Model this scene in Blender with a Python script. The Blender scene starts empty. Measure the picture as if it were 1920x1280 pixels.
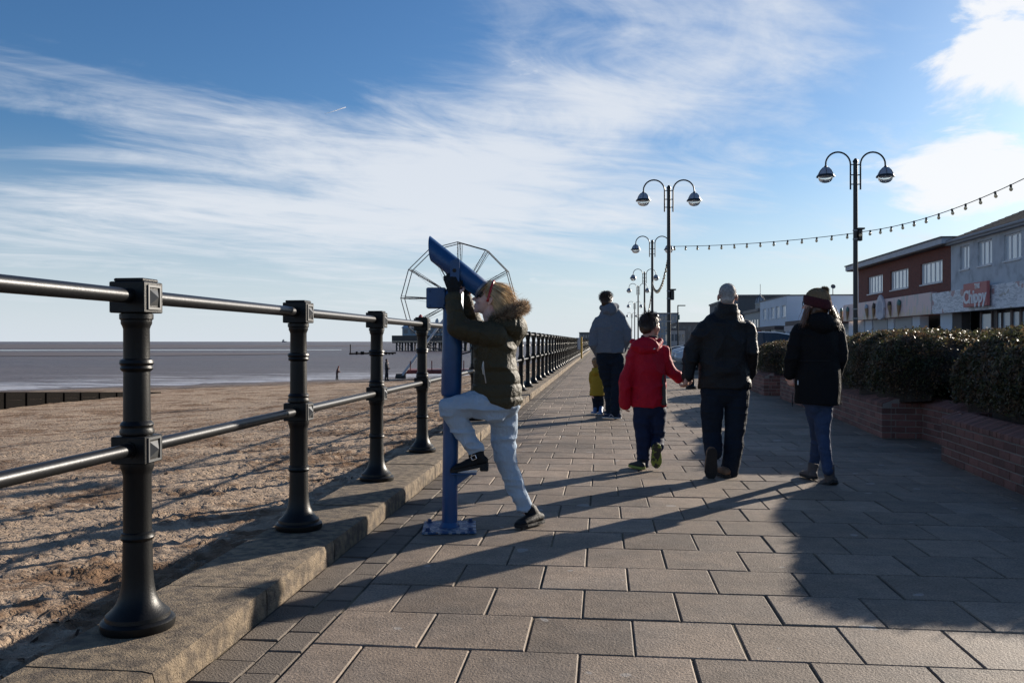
import bpy, bmesh, math, random
import numpy as np
from mathutils import Vector, Matrix

random.seed(7)
RNG = np.random.default_rng(11)
SC = bpy.context.scene
COL = SC.collection
rad = math.radians

# ------------------------------------------------------------------ camera
CAM_H, FOC, YAW = 1.15, 1610.0, rad(5.96)      # eye height, focal length in px of a 1920 wide frame, yaw
cam_d = bpy.data.cameras.new('camera'); cam = bpy.data.objects.new('camera', cam_d); COL.objects.link(cam)
cam.location = (0, 0, CAM_H); cam.rotation_euler = (rad(90), 0, YAW)
cam_d.sensor_width = 36; cam_d.lens = FOC / 1920 * 36; cam_d.clip_start = .05; cam_d.clip_end = 60000
SC.camera = cam

# ------------------------------------------------------------------ light
SUN_EL, SUN_AZ = rad(16.4), rad(40.5)           # azimuth from +Y towards +X
sun_d = bpy.data.lights.new('sun', 'SUN'); sun = bpy.data.objects.new('sun', sun_d); COL.objects.link(sun)
sun_d.energy = 5.0; sun_d.angle = rad(.55); sun_d.color = (1, .9, .77)
sv = Vector((math.sin(SUN_AZ) * math.cos(SUN_EL), math.cos(SUN_AZ) * math.cos(SUN_EL), math.sin(SUN_EL)))
sun.rotation_euler = sv.to_track_quat('Z', 'Y').to_euler()
SC.view_settings.view_transform = 'Standard'; SC.view_settings.look = 'None'
SC.view_settings.gamma = 1; SC.view_settings.exposure = EXPO = 0.86
SC.view_settings.use_curve_mapping = False

W = bpy.data.worlds.new('World'); SC.world = W; W.use_nodes = True

class NT:
    """small helper to write node maths"""
    def __init__(s, tree): s.t = tree; s.n = tree.nodes; s.l = tree.links
    def new(s, ty, **kw):
        n = s.n.new(ty)
        for k, v in kw.items(): setattr(n, k, v)
        return n
    def put(s, sock, v):
        if hasattr(v, 'is_output') or isinstance(v, bpy.types.NodeSocket): s.l.new(v, sock)
        else: sock.default_value = v
    def m(s, op, a, b=None, c=None, clamp=False):
        n = s.new('ShaderNodeMath', operation=op, use_clamp=clamp)
        s.put(n.inputs[0], a)
        if b is not None: s.put(n.inputs[1], b)
        if c is not None: s.put(n.inputs[2], c)
        return n.outputs[0]
    def noise(s, vec, scale, detail=4, rough=.55, dist=0):
        n = s.new('ShaderNodeTexNoise'); s.l.new(vec, n.inputs['Vector'])
        n.inputs['Scale'].default_value = scale; n.inputs['Detail'].default_value = detail
        n.inputs['Roughness'].default_value = rough; n.inputs['Distortion'].default_value = dist
        return n.outputs['Fac']
    def ramp(s, v, lo, hi, a=0., b=1., smooth=True):
        n = s.new('ShaderNodeMapRange', interpolation_type='SMOOTHSTEP' if smooth else 'LINEAR')
        s.put(n.inputs['Value'], v)
        for k, x in (('From Min', lo), ('From Max', hi), ('To Min', a), ('To Max', b)): n.inputs[k].default_value = x
        return n.outputs['Result']
    def comb(s, x, y, z):
        n = s.new('ShaderNodeCombineXYZ')
        for i, v in enumerate((x, y, z)): s.put(n.inputs[i], v)
        return n.outputs[0]
    def mix(s, f, a, b):
        n = s.new('ShaderNodeMix', data_type='RGBA'); s.put(n.inputs[0], f); s.put(n.inputs[6], a); s.put(n.inputs[7], b)
        return n.outputs[2]

def build_sky():
    t = NT(W.node_tree); bg = t.n['Background']
    sky = t.new('ShaderNodeTexSky', sky_type='NISHITA', sun_disc=False)
    sky.sun_elevation = SUN_EL; sky.sun_rotation = SUN_AZ
    sky.air_density = 1.0; sky.dust_density = 0.6; sky.ozone_density = 3.0; sky.altitude = 0
    tc = t.new('ShaderNodeTexCoord'); sep = t.new('ShaderNodeSeparateXYZ'); t.l.new(tc.outputs['Generated'], sep.inputs[0])
    x, y, z = sep.outputs
    az = t.m('MULTIPLY', t.m('ARCTAN2', x, y), 57.2958)          # degrees from the promenade's direction, to the right
    el = t.m('MULTIPLY', t.m('ARCSINE', z), 57.2958)
    # high thin cirrus on a flat layer, drawn out by the wind
    zz = t.m('ADD', t.m('MAXIMUM', z, 0.0), .10)
    u = t.m('DIVIDE', x, zz); v = t.m('DIVIDE', y, zz)
    ca, sa = math.cos(rad(38)), math.sin(rad(38))
    p = t.m('ADD', t.m('MULTIPLY', u, ca), t.m('MULTIPLY', v, sa))
    q = t.m('SUBTRACT', t.m('MULTIPLY', v, ca), t.m('MULTIPLY', u, sa))
    c1 = t.noise(t.comb(t.m('MULTIPLY', p, .42), t.m('MULTIPLY', q, 1.0), 3.3), 1.1, 12, .60, 1.7)
    c2 = t.noise(t.comb(t.m('MULTIPLY', p, .22), t.m('MULTIPLY', q, .50), 7.7), 1.0, 3, .5, .3)
    def band(a0, e0, ra, re, tilt=0.):
        """soft bank of cloud round (azimuth, elevation), with its own slope"""
        da = t.m('SUBTRACT', az, a0); de = t.m('SUBTRACT', t.m('SUBTRACT', el, e0), t.m('MULTIPLY', da, tilt))
        d = t.m('ADD', t.m('POWER', t.m('ABSOLUTE', t.m('DIVIDE', da, ra)), 2.), t.m('POWER', t.m('ABSOLUTE', t.m('DIVIDE', de, re)), 2.))
        return t.m('EXPONENT', t.m('MULTIPLY', d, -1.))
    b = None
    for (a0, e0, ra, re, tl, w) in ((-26, 9.6, 13, 4.0, .03, .30), (-2, 14, 15, 4.6, .40, .30), (-10, 9, 11, 3.2, -.05, .20),
                                    (4, 9.3, 7, 1.6, .3, .14), (-30, 6.5, 12, 2.2, 0, .18), (12, 2.2, 12, 1.0, .02, .22), (-34, 15.5, 12, 3.5, -.1, .09), (-12, 11.5, 8, 3.6, .1, .12),
                                    (-24, 20.5, 12, 2.6, .1, -.26), (16, 13, 5, 4, .5, -.16), (10, 6.2, 6, 1.8, .1, -.12), (-16, 17.5, 7, 2.6, .15, -.16), (-36, 12.0, 4, 1.3, .2, -.2)):
        g = t.m('MULTIPLY', band(a0, e0, ra, re, tl), w); b = g if b is None else t.m('ADD', b, g)
    dens = t.m('ADD', t.m('ADD', t.m('MULTIPLY', c1, .95), t.m('MULTIPLY', c2, .55)), b)
    fine = t.noise(t.comb(t.m('MULTIPLY', p, 1.3), t.m('MULTIPLY', q, 2.4), 9.1), 1.0, 9, .62, 2.2)
    dens = t.m('ADD', dens, t.m('MULTIPLY', t.m('SUBTRACT', fine, .5), .50))
    cir = t.m('MULTIPLY', t.ramp(dens, .70, 1.24), t.ramp(el, .3, 3.5))
    # lower, thicker white cloud towards the sun
    d3 = t.noise(t.comb(t.m('MULTIPLY', az, .045), t.m('MULTIPLY', el, .10), 1.7), 2.4, 10, .60, .35)
    bb = None
    for (a0, e0, ra, re, tl, w) in ((23.5, 17.0, 3.8, 4.6, .35, .40), (22.0, 9.2, 6.5, 2.3, .12, .36), (34, 13, 7, 5, 0, .30), (16, 3.6, 8, .7, .05, .16)):
        g = t.m('MULTIPLY', band(a0, e0, ra, re, tl), w); bb = g if bb is None else t.m('ADD', bb, g)
    cum = t.ramp(t.m('ADD', d3, bb), .69, .82)
    haze = t.ramp(el, -2., 13., .92, 0.)
    hs = t.new('ShaderNodeHueSaturation'); hs.inputs['Saturation'].default_value = 1.12; t.l.new(sky.outputs[0], hs.inputs['Color'])
    tint = t.new('ShaderNodeVectorMath', operation='MULTIPLY'); t.l.new(hs.outputs['Color'], tint.inputs[0]); tint.inputs[1].default_value = (.86, 1.06, 1.26)
    col = t.mix(haze, tint.outputs[0], (8.0, 8.8, 9.7, 1))
    col = t.mix(t.m('MULTIPLY', cir, .86), col, (8.8, 9.2, 9.8, 1))
    col = t.mix(t.m('MULTIPLY', cum, .92), col, (10.6, 10.7, 10.9, 1))
    t.l.new(col, bg.inputs[0]); bg.inputs[1].default_value = .05
build_sky()

# ------------------------------------------------------------------ geometry on the photograph's rays
CA, SA = math.cos(YAW), math.sin(YAW)
def pix(px, py, D):
    X = (px - 960) / FOC * D
    return Vector((X * CA - D * SA, X * SA + D * CA, CAM_H - (py - 640) / FOC * D))
def gnd(px, py, z=0.):
    return pix(px, py, (CAM_H - z) * FOC / (py - 640))
def yat(px, x0):
    k = (px - 960) / FOC
    return x0 * (CA + k * SA) / (k * CA - SA)
def zat(py, x, y):
    return CAM_H - (py - 640) / FOC * (-x * SA + y * CA)

# ------------------------------------------------------------------ objects
def link(o, parent=None):
    COL.objects.link(o)
    if parent is not None: o.parent = parent
    return o
def tag(o, label=None, cat=None, group=None, kind=None):
    if label: o['label'] = label
    if cat: o['category'] = cat
    if group: o['group'] = group
    if kind: o['kind'] = kind
    return o
def empty(name, loc=(0, 0, 0), rz=0.):
    o = bpy.data.objects.new(name, None); o.location = loc; o.rotation_euler = (0, 0, rz); o.empty_display_size = .1
    return link(o)
def part(name, me, m=None, parent=None, loc=None, rot=None):
    o = bpy.data.objects.new(name, me)
    if m is not None and len(me.materials) == 0: me.materials.append(m)
    link(o, parent)
    if parent is not None and loc is None:
        o.matrix_parent_inverse = parent.matrix_basis.inverted()      # mesh given in world coordinates
    if loc is not None: o.location = loc
    if rot is not None: o.rotation_euler = rot
    return o
def copy_tree(o, parent=None):
    c = o.copy(); COL.objects.link(c); c.parent = parent
    for ch in o.children: copy_tree(ch, c)
    return c

class MB:
    """collects boxes, tubes and lathes into one mesh"""
    def __init__(s): s.v = []; s.f = []
    def add(s, vs, fs):
        n = len(s.v); s.v += [tuple(p) for p in vs]; s.f += [tuple(i + n for i in f) for f in fs]; return s
    def box(s, c, d, M=None, ch=0.):
        hx, hy, hz = d[0] / 2, d[1] / 2, d[2] / 2; c = Vector(c)
        if ch <= 0:
            vs = [Vector((sx * hx, sy * hy, sz * hz)) for sz in (-1, 1) for sx, sy in ((-1, -1), (1, -1), (1, 1), (-1, 1))]
            fs = [(3, 2, 1, 0), (4, 5, 6, 7), (0, 1, 5, 4), (1, 2, 6, 5), (2, 3, 7, 6), (3, 0, 4, 7)]
        else:
            vs, fs = [], []
            def ring(a, b, z):
                n = len(vs)
                vs.extend(Vector(p) for p in ((-a + ch, -b, z), (a - ch, -b, z), (a, -b + ch, z), (a, b - ch, z), (a - ch, b, z), (-a + ch, b, z), (-a, b - ch, z), (-a, -b + ch, z)))
                return [n + i for i in range(8)]
            r = [ring(hx - ch, hy - ch, -hz), ring(hx, hy, -hz + ch), ring(hx, hy, hz - ch), ring(hx - ch, hy - ch, hz)]
            for a, b in zip(r, r[1:]):
                for i in range(8): fs.append((a[i], a[(i + 1) % 8], b[(i + 1) % 8], b[i]))
            fs.append(tuple(reversed(r[0]))); fs.append(tuple(r[3]))
        vs = [(M @ p if M is not None else p) + c for p in vs]
        return s.add(vs, fs)
    def quad(s, a, b, c, d): return s.add([a, b, c, d], [(0, 1, 2, 3)])
    def prism(s, poly, z0, z1, M=None, o=(0, 0, 0)):
        """poly: list of (x,y), extruded z0..z1"""
        n = len(poly); o = Vector(o)
        vs = [Vector((x, y, z)) for z in (z0, z1) for x, y in poly]
        if M is not None: vs = [M @ p for p in vs]
        fs = [tuple(reversed(range(n))), tuple(range(n, 2 * n))] + [(i, (i + 1) % n, n + (i + 1) % n, n + i) for i in range(n)]
        return s.add([p + o for p in vs], fs)
    def lathe(s, prof, seg=16, o=(0, 0, 0), M=None):
        o = Vector(o); vs = []; fs = []
        for r, z in prof:
            for i in range(seg):
                a = 2 * math.pi * i / seg; p = Vector((r * math.cos(a), r * math.sin(a), z)); vs.append((M @ p if M is not None else p) + o)
        for k in range(len(prof) - 1):
            for i in range(seg): fs.append((k * seg + i, k * seg + (i + 1) % seg, (k + 1) * seg + (i + 1) % seg, (k + 1) * seg + i))
        fs.append(tuple(reversed(range(seg)))); n = (len(prof) - 1) * seg; fs.append(tuple(range(n, n + seg)))
        return s.add(vs, fs)
    def tube(s, pts, r, seg=8, cap=True, side=None, ry=None, rnd=False):
        """loft along points; r number or list; side: direction of the first radius, ry: second radius; rnd: round ends"""
        pts = [Vector(p) for p in pts]; n = len(pts)
        ra = [r] * n if not hasattr(r, '__len__') else list(r)
        rb = ra[:] if ry is None else ([ry] * n if not hasattr(ry, '__len__') else list(ry))
        if rnd:
            t0 = (pts[1] - pts[0]).normalized(); t1 = (pts[-1] - pts[-2]).normalized()
            e0, e1 = min(ra[0], rb[0]), min(ra[-1], rb[-1])
            P0 = [(pts[0] - t0 * e0 * math.sin(a), ra[0] * math.cos(a), rb[0] * math.cos(a)) for a in (rad(80), rad(55), rad(28))]
            P1 = [(pts[-1] + t1 * e1 * math.sin(a), ra[-1] * math.cos(a), rb[-1] * math.cos(a)) for a in (rad(28), rad(55), rad(80))]
            pts = [p[0] for p in P0] + pts + [p[0] for p in P1]
            ra = [p[1] for p in P0] + ra + [p[1] for p in P1]; rb = [p[2] for p in P0] + rb + [p[2] for p in P1]; n = len(pts)
        vs, fs = [], []; A = None
        for k in range(n):
            t = (pts[min(k + 1, n - 1)] - pts[max(k - 1, 0)]).normalized()
            ref = Vector(side) if side is not None else (A if A is not None else (Vector((0, 0, 1)) if abs(t.z) < .9 else Vector((1, 0, 0))))
            A = ref - t * ref.dot(t)
            A = A.normalized() if A.length > 1e-6 else t.orthogonal().normalized()
            B = t.cross(A)
            for i in range(seg):
                a = 2 * math.pi * i / seg; vs.append(pts[k] + A * (ra[k] * math.cos(a)) + B * (rb[k] * math.sin(a)))
        for k in range(n - 1):
            for i in range(seg): fs.append((k * seg + i, k * seg + (i + 1) % seg, (k + 1) * seg + (i + 1) % seg, (k + 1) * seg + i))
        if cap: fs.append(tuple(reversed(range(seg)))); fs.append(tuple(range((n - 1) * seg, n * seg)))
        return s.add(vs, fs)
    def ell(s, c, r, M=None, seg=14, rings=9):
        c = Vector(c); vs = [Vector((0, 0, -r[2]))]; fs = []
        for j in range(1, rings):
            ph = -math.pi / 2 + math.pi * j / rings
            for i in range(seg):
                a = 2 * math.pi * i / seg; vs.append(Vector((r[0] * math.cos(ph) * math.cos(a), r[1] * math.cos(ph) * math.sin(a), r[2] * math.sin(ph))))
        vs.append(Vector((0, 0, r[2]))); last = len(vs) - 1
        for i in range(seg):
            fs.append((0, 1 + (i + 1) % seg, 1 + i)); b = 1 + (rings - 2) * seg; fs.append((b + i, b + (i + 1) % seg, last))
        for j in range(rings - 2):
            for i in range(seg): a = 1 + j * seg; fs.append((a + i, a + (i + 1) % seg, a + seg + (i + 1) % seg, a + seg + i))
        return s.add([(M @ p if M is not None else p) + c for p in vs], fs)
    def mesh(s, name='mesh', smooth=False):
        me = bpy.data.meshes.new(name); me.from_pydata(s.v, [], s.f)
        if smooth is True: me.polygons.foreach_set('use_smooth', [True] * len(me.polygons))
        elif smooth: me.polygons.foreach_set('use_smooth', [True] * len(me.polygons)); me.set_sharp_from_angle(angle=rad(smooth))
        me.update(); return me
    def build(s, name, m, parent=None, smooth=False, **kw): return part(name, s.mesh(name, smooth), m, parent, **kw)

def np_mesh(name, V, F, smooth=False):
    V = np.asarray(V, dtype=np.float32); F = np.asarray(F, dtype=np.int32); k = F.shape[1]
    me = bpy.data.meshes.new(name); me.vertices.add(len(V)); me.vertices.foreach_set('co', V.ravel())
    me.loops.add(F.size); me.loops.foreach_set('vertex_index', F.ravel())
    me.polygons.add(len(F)); me.polygons.foreach_set('loop_start', np.arange(0, F.size, k, dtype=np.int32))
    if smooth: me.polygons.foreach_set('use_smooth', np.ones(len(F), dtype=bool))
    me.update(calc_edges=True); return me

# numpy value noise
def _hash(i, j, k, seed):
    h = (i * 374761393 + j * 668265263 + k * 2147483647 + seed * 1274126177) & 0xffffffff
    h = ((h ^ (h >> 13)) * 1274126177) & 0xffffffff
    return ((h ^ (h >> 16)) & 0xffff) / 65535.0
def vnoise(P, seed=0):
    P = np.asarray(P, dtype=np.float64); I = np.floor(P).astype(np.int64); f = P - I; f = f * f * (3 - 2 * f); r = 0
    for dx in (0, 1):
        wx = f[:, 0] if dx else 1 - f[:, 0]
        for dy in (0, 1):
            wy = f[:, 1] if dy else 1 - f[:, 1]
            for dz in (0, 1):
                wz = f[:, 2] if dz else 1 - f[:, 2]
                r = r + wx * wy * wz * _hash(I[:, 0] + dx, I[:, 1] + dy, I[:, 2] + dz, seed)
    return r
def fbm(P, oct=4, seed=0):
    r = 0; a = .5; P = np.asarray(P, dtype=np.float64)
    for o in range(oct): r = r + a * vnoise(P, seed + o); P = P * 2.03 + 11.3; a *= .5
    return r

# ------------------------------------------------------------------ materials
MATS = {}
def mat(name, col, rough=.6, metal=0., var=0., vscale=6., bump=0., bscale=40., spec=.5, col2=None, lo=.35, hi=.65, obj=0., isl=0., detail=5, stretch=None, coat=0., sheen=0.):
    if name in MATS: return MATS[name]
    m = bpy.data.materials.new(name); m.use_nodes = True; t = NT(m.node_tree); b = t.n['Principled BSDF']
    b.inputs['Roughness'].default_value = rough; b.inputs['Metallic'].default_value = metal; b.inputs['Specular IOR Level'].default_value = spec
    if coat: b.inputs['Coat Weight'].default_value = coat; b.inputs['Coat Roughness'].default_value = .1
    if sheen: b.inputs['Sheen Weight'].default_value = sheen
    tc = t.new('ShaderNodeTexCoord'); vec = tc.outputs['Object']
    if stretch:
        mp = t.new('ShaderNodeMapping'); mp.inputs['Scale'].default_value = stretch; t.l.new(vec, mp.inputs[0]); vec = mp.outputs[0]
    c = (*col, 1)
    out = None
    if col2 is not None:
        out = t.mix(t.ramp(t.noise(vec, vscale, detail), lo, hi), c, (*col2, 1))
    if var or obj or isl:
        k = 1.0
        f = t.m('ADD', t.m('MULTIPLY', t.noise(vec, vscale * (1.7 if col2 else 1), detail, .65), 2 * var), 1 - var)
        if obj:
            oi = t.new('ShaderNodeObjectInfo'); f = t.m('MULTIPLY', f, t.m('ADD', t.m('MULTIPLY', oi.outputs['Random'], 2 * obj), 1 - obj))
        if isl:
            ge = t.new('ShaderNodeNewGeometry'); f = t.m('MULTIPLY', f, t.m('ADD', t.m('MULTIPLY', ge.outputs['Random Per Island'], 2 * isl), 1 - isl))
        mu = t.new('ShaderNodeVectorMath', operation='SCALE')
        if out is None: mu.inputs[0].default_value = col
        else: t.l.new(out, mu.inputs[0])
        t.l.new(f, mu.inputs['Scale']); out = mu.outputs[0]
    if out is None: b.inputs['Base Color'].default_value = c
    else: t.l.new(out, b.inputs['Base Color'])
    if bump:
        bn = t.new('ShaderNodeBump'); bn.inputs['Strength'].default_value = bump; bn.inputs['Distance'].default_value = .02
        t.l.new(t.noise(vec, bscale, 6, .6), bn.inputs['Height']); t.l.new(bn.outputs[0], b.inputs['Normal'])
    MATS[name] = m; return m
def glass(name, col=(.05, .06, .07), rough=.05):
    return mat(name, col, rough, spec=1.0)

black_iron = mat('black_iron', (.0045, .0048, .0052), .40, var=.35, vscale=22, bump=.10, bscale=160, spec=.26)
steel = mat('rail_steel', (.026, .027, .029), .40, metal=.8, var=.22, vscale=18, bump=.05, bscale=90)
# ================================================================== SETTING: ground, promenade, kerb, road
KX0, KX1, KZ = -1.84, -1.40, .11          # kerb: back and front face, top
def paving_material(name, per_object):
    """weathered concrete: tone from slab to slab, broad stains, mid mottling, fine aggregate and pale specks"""
    m = bpy.data.materials.new(name); m.use_nodes = True; t = NT(m.node_tree); b = t.n['Principled BSDF']
    ge = t.new('ShaderNodeNewGeometry'); P = ge.outputs['Position']
    if per_object: r = t.new('ShaderNodeObjectInfo').outputs['Random']
    else: r = ge.outputs['Random Per Island']
    stain = t.noise(P, .9, 6, .65); mid = t.noise(P, 9, 6, .7); fine = t.noise(P, 95, 3, .7); grit = t.noise(P, 210, 2, .6)
    f = t.m('ADD', t.m('MULTIPLY', r, .42), .74)
    f = t.m('MULTIPLY', f, t.ramp(stain, .30, .70, .76, 1.16)); f = t.m('MULTIPLY', f, t.ramp(mid, .25, .75, .80, 1.18)); f = t.m('MULTIPLY', f, t.ramp(fine, .30, .70, .58, 1.38, False))
    c = t.mix(t.ramp(t.noise(P, 2.3, 4, .6), .40, .66), (.235, .180, .134, 1), (.208, .166, .130, 1))
    sc = t.new('ShaderNodeVectorMath', operation='SCALE'); t.l.new(c, sc.inputs[0]); t.l.new(f, sc.inputs['Scale'])
    c = t.mix(t.m('MULTIPLY', t.ramp(grit, .66, .70), .6), sc.outputs[0], (.42, .39, .35, 1))
    gum = t.ramp(t.noise(P, 5.2, 1, .3), .738, .746); c = t.mix(t.m('MULTIPLY', gum, .45), c, (.40, .385, .36, 1))
    t.l.new(c, b.inputs['Base Color']); b.inputs['Roughness'].default_value = .72; b.inputs['Specular IOR Level'].default_value = .28
    bn = t.new('ShaderNodeBump'); bn.inputs['Strength'].default_value = .55; bn.inputs['Distance'].default_value = .01
    t.l.new(t.m('ADD', fine, t.m('MULTIPLY', mid, .6)), bn.inputs['Height']); t.l.new(bn.outputs[0], b.inputs['Normal']); return m
slab_m = paving_material('paving_slab', True); slab_far_m = paving_material('paving_slab_far', False)
bed_m = mat('joint_sand', (.16, .125, .075), .95, var=.5, vscale=2.2, col2=(.035, .030, .024), lo=.40, hi=.60, bump=.5, bscale=120)
sett_m = mat('edge_sett', (.140, .114, .090), .80, var=.45, vscale=14, bump=.6, bscale=110, obj=.20, isl=.2, spec=.35)
kerb_m = mat('kerb_stone', (.25, .19, .125), .9, var=.6, vscale=14, bump=1., bscale=120, obj=.12, col2=(.12, .092, .066), lo=.40, hi=.62, detail=9)
asphalt_m = mat('asphalt', (.055, .055, .058), .85, var=.25, vscale=5, bump=.3, bscale=90)
ground_m = mat('bare_ground', (.16, .14, .12), .9, var=.3, vscale=.6)
apron_m = mat('sea_wall_concrete', (.17, .135, .105), .9, var=.35, vscale=5, bump=.7, bscale=60)

gr = MB().quad((-1.6, -60, -.05), (6000, -60, -.05), (6000, 12000, -.05), (-1.6, 12000, -.05)).build('ground', ground_m); tag(gr, kind='structure')
rd = MB().quad((6.2, -30, -.03), (16.2, -30, -.03), (16.2, 600, -.03), (6.2, 600, -.03)).build('road', asphalt_m); tag(rd, kind='structure')
fw = MB().box((17.4, 280, -.02), (2.4, 620, .2), ch=.02).build('shop_pavement', mat('flag_grey', (.21, .20, .19), .85, var=.2, vscale=2)); tag(fw, kind='structure')

paving = MB().quad((KX1 - .1, -2, -.007), (5.9, -2, -.007), (5.9, 260, -.007), (KX1 - .1, 260, -.007)).build('promenade_paving', bed_m); tag(paving, kind='structure')
PX = .408
SL0 = -1.100                             # first slab edge, after two courses of setts
def slab_mesh(w, d, h=.05, c=.0045):
    b = MB(); a, e = w / 2, d / 2
    vs = [(-a, -e, -h), (a, -e, -h), (a, e, -h), (-a, e, -h), (-a, -e, -c), (a, -e, -c), (a, e, -c), (-a, e, -c), (-a + c, -e + c, 0), (a - c, -e + c, 0), (a - c, e - c, 0), (-a + c, e - c, 0)]
    fs = [(0, 1, 5, 4), (1, 2, 6, 5), (2, 3, 7, 6), (3, 0, 4, 7), (4, 5, 9, 8), (5, 6, 10, 9), (6, 7, 11, 10), (7, 4, 8, 11), (8, 9, 10, 11)]
    return b.add(vs, fs)
sm = slab_mesh(PX - .008, PX - .008).mesh('slab'); sm.materials.append(slab_m)
hm = slab_mesh(PX / 2 - .008, PX - .008).mesh('half_slab'); hm.materials.append(slab_m)
NX = 12
far = MB(); count = 0
Y0 = 1.136 - .408
for r in range(0, 190):
    y = Y0 + (r + .5) * PX; off = (r % 2) * PX / 2
    xs = []
    nx = NX if y < 22 else 17
    if off: xs.append((SL0 + PX / 4, True))
    xs += [(SL0 + off + (i + .5) * PX, False) for i in range(nx)]
    for x, half in xs:
        X, D = x * CA + y * SA, -x * SA + y * CA
        seen = D > 1 and abs(X / D) < .62 and CAM_H / D * FOC < 690
        tz = random.uniform(-.0022, .0022)
        if count < 300 and seen and y < 14:
            o = part('paving_slab', hm if half else sm, None, paving, loc=(x + random.uniform(-.002, .002), y + random.uniform(-.002, .002), tz), rot=(random.uniform(-.003, .003), random.uniform(-.003, .003), random.uniform(-.003, .003)))
            count += 1
        else:
            b = slab_mesh((PX / 2 if half else PX) - .008, PX - .008)
            far.add([(p[0] + x, p[1] + y, p[2] + tz) for p in b.v], b.f)
tag(far.build('further_slabs', slab_far_m, paving), kind='stuff')
# two courses of small setts beside the kerb
s1 = slab_mesh(.150, .205).mesh('sett'); s1.materials.append(sett_m)
s2 = slab_mesh(.128, .205).mesh('sett'); s2.materials.append(sett_m)
farS = MB()
for k in range(0, 220):
    for (cx, me, w, o2) in ((-1.317, s1, .150, 0.), (-1.172, s2, .128, .1)):
        y = 1.6 + k * .213 + o2; tz = random.uniform(-.004, .002)
        if y < 9.: part('edge_sett', me, None, paving, loc=(cx, y, tz), rot=(random.uniform(-.012, .012), random.uniform(-.02, .02), 0))
        else:
            b = slab_mesh(w, .205); farS.add([(p[0] + cx, p[1] + y, p[2] + tz) for p in b.v], b.f)
tag(farS.build('further_setts', sett_m, paving), kind='stuff')

# kerb of long stones, worn edges
kerb = MB().box(((KX0 + KX1) / 2, 75, -2.0), (.42, 156, 4.0)).build('kerb', apron_m); tag(kerb, kind='structure')
def kerb_mesh(L, seed):
    bm = bmesh.new(); nx, ny, nz = 9, int(L / .045), 4; W_ = KX1 - KX0
    bmesh.ops.create_cube(bm, size=1); bmesh.ops.scale(bm, vec=(W_, L, .16), verts=bm.verts)
    bmesh.ops.subdivide_edges(bm, edges=[e for e in bm.edges if abs(e.verts[0].co.y - e.verts[1].co.y) > .1], cuts=ny, use_grid_fill=True)
    bmesh.ops.subdivide_edges(bm, edges=[e for e in bm.edges if abs(e.verts[0].co.x - e.verts[1].co.x) > .1], cuts=nx, use_grid_fill=True)
    bmesh.ops.subdivide_edges(bm, edges=[e for e in bm.edges if abs(e.verts[0].co.z - e.verts[1].co.z) > .1], cuts=nz, use_grid_fill=True)
    bm.normal_update(); V = np.array([v.co[:] for v in bm.verts]); N = np.array([v.normal[:] for v in bm.verts])
    n = fbm(V * 22 + seed * 9.1, 3, seed) - .44
    for i, v in enumerate(bm.verts):
        c = v.co; ex = min(W_ / 2 - abs(c.x), .02); ez = min(.08 - c.z, .02); ey = min(L / 2 - abs(c.y), .012)
        v.co = c + Vector(N[i]) * n[i] * .0045
        r = 0
        if c.z > 0 and c.x > 0: r = max(0, .014 - (W_ / 2 - c.x) - (.08 - c.z))
        v.co += Vector((-.45, 0, -.45)) * r * (1 + 1.4 * n[i])
        if ey < .006: v.co += Vector(N[i]) * -.0015
    me = bpy.data.meshes.new('kerb_stone'); bm.to_mesh(me); bm.free(); me.materials.append(kerb_m)
    me.polygons.foreach_set('use_smooth', [True] * len(me.polygons)); me.set_sharp_from_angle(angle=rad(50)); return me
KL = .915
kms = [kerb_mesh(KL - .006, i) for i in range(4)]
ksimple = MB().box((0, 0, 0), (KX1 - KX0, KL - .008, .16), ch=.012).mesh('kerb_stone'); ksimple.materials.append(kerb_m)
for k in range(-1, 110):
    y = .75 + (k + .5) * KL
    part('kerb_stone', kms[k % 4] if y < 16 else ksimple, None, kerb, loc=((KX0 + KX1) / 2 + random.uniform(-.004, .004), y, KZ - .08 + random.uniform(-.004, .003)), rot=(random.uniform(-.003, .003), 0, random.uniform(-.003, .003)))

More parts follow.
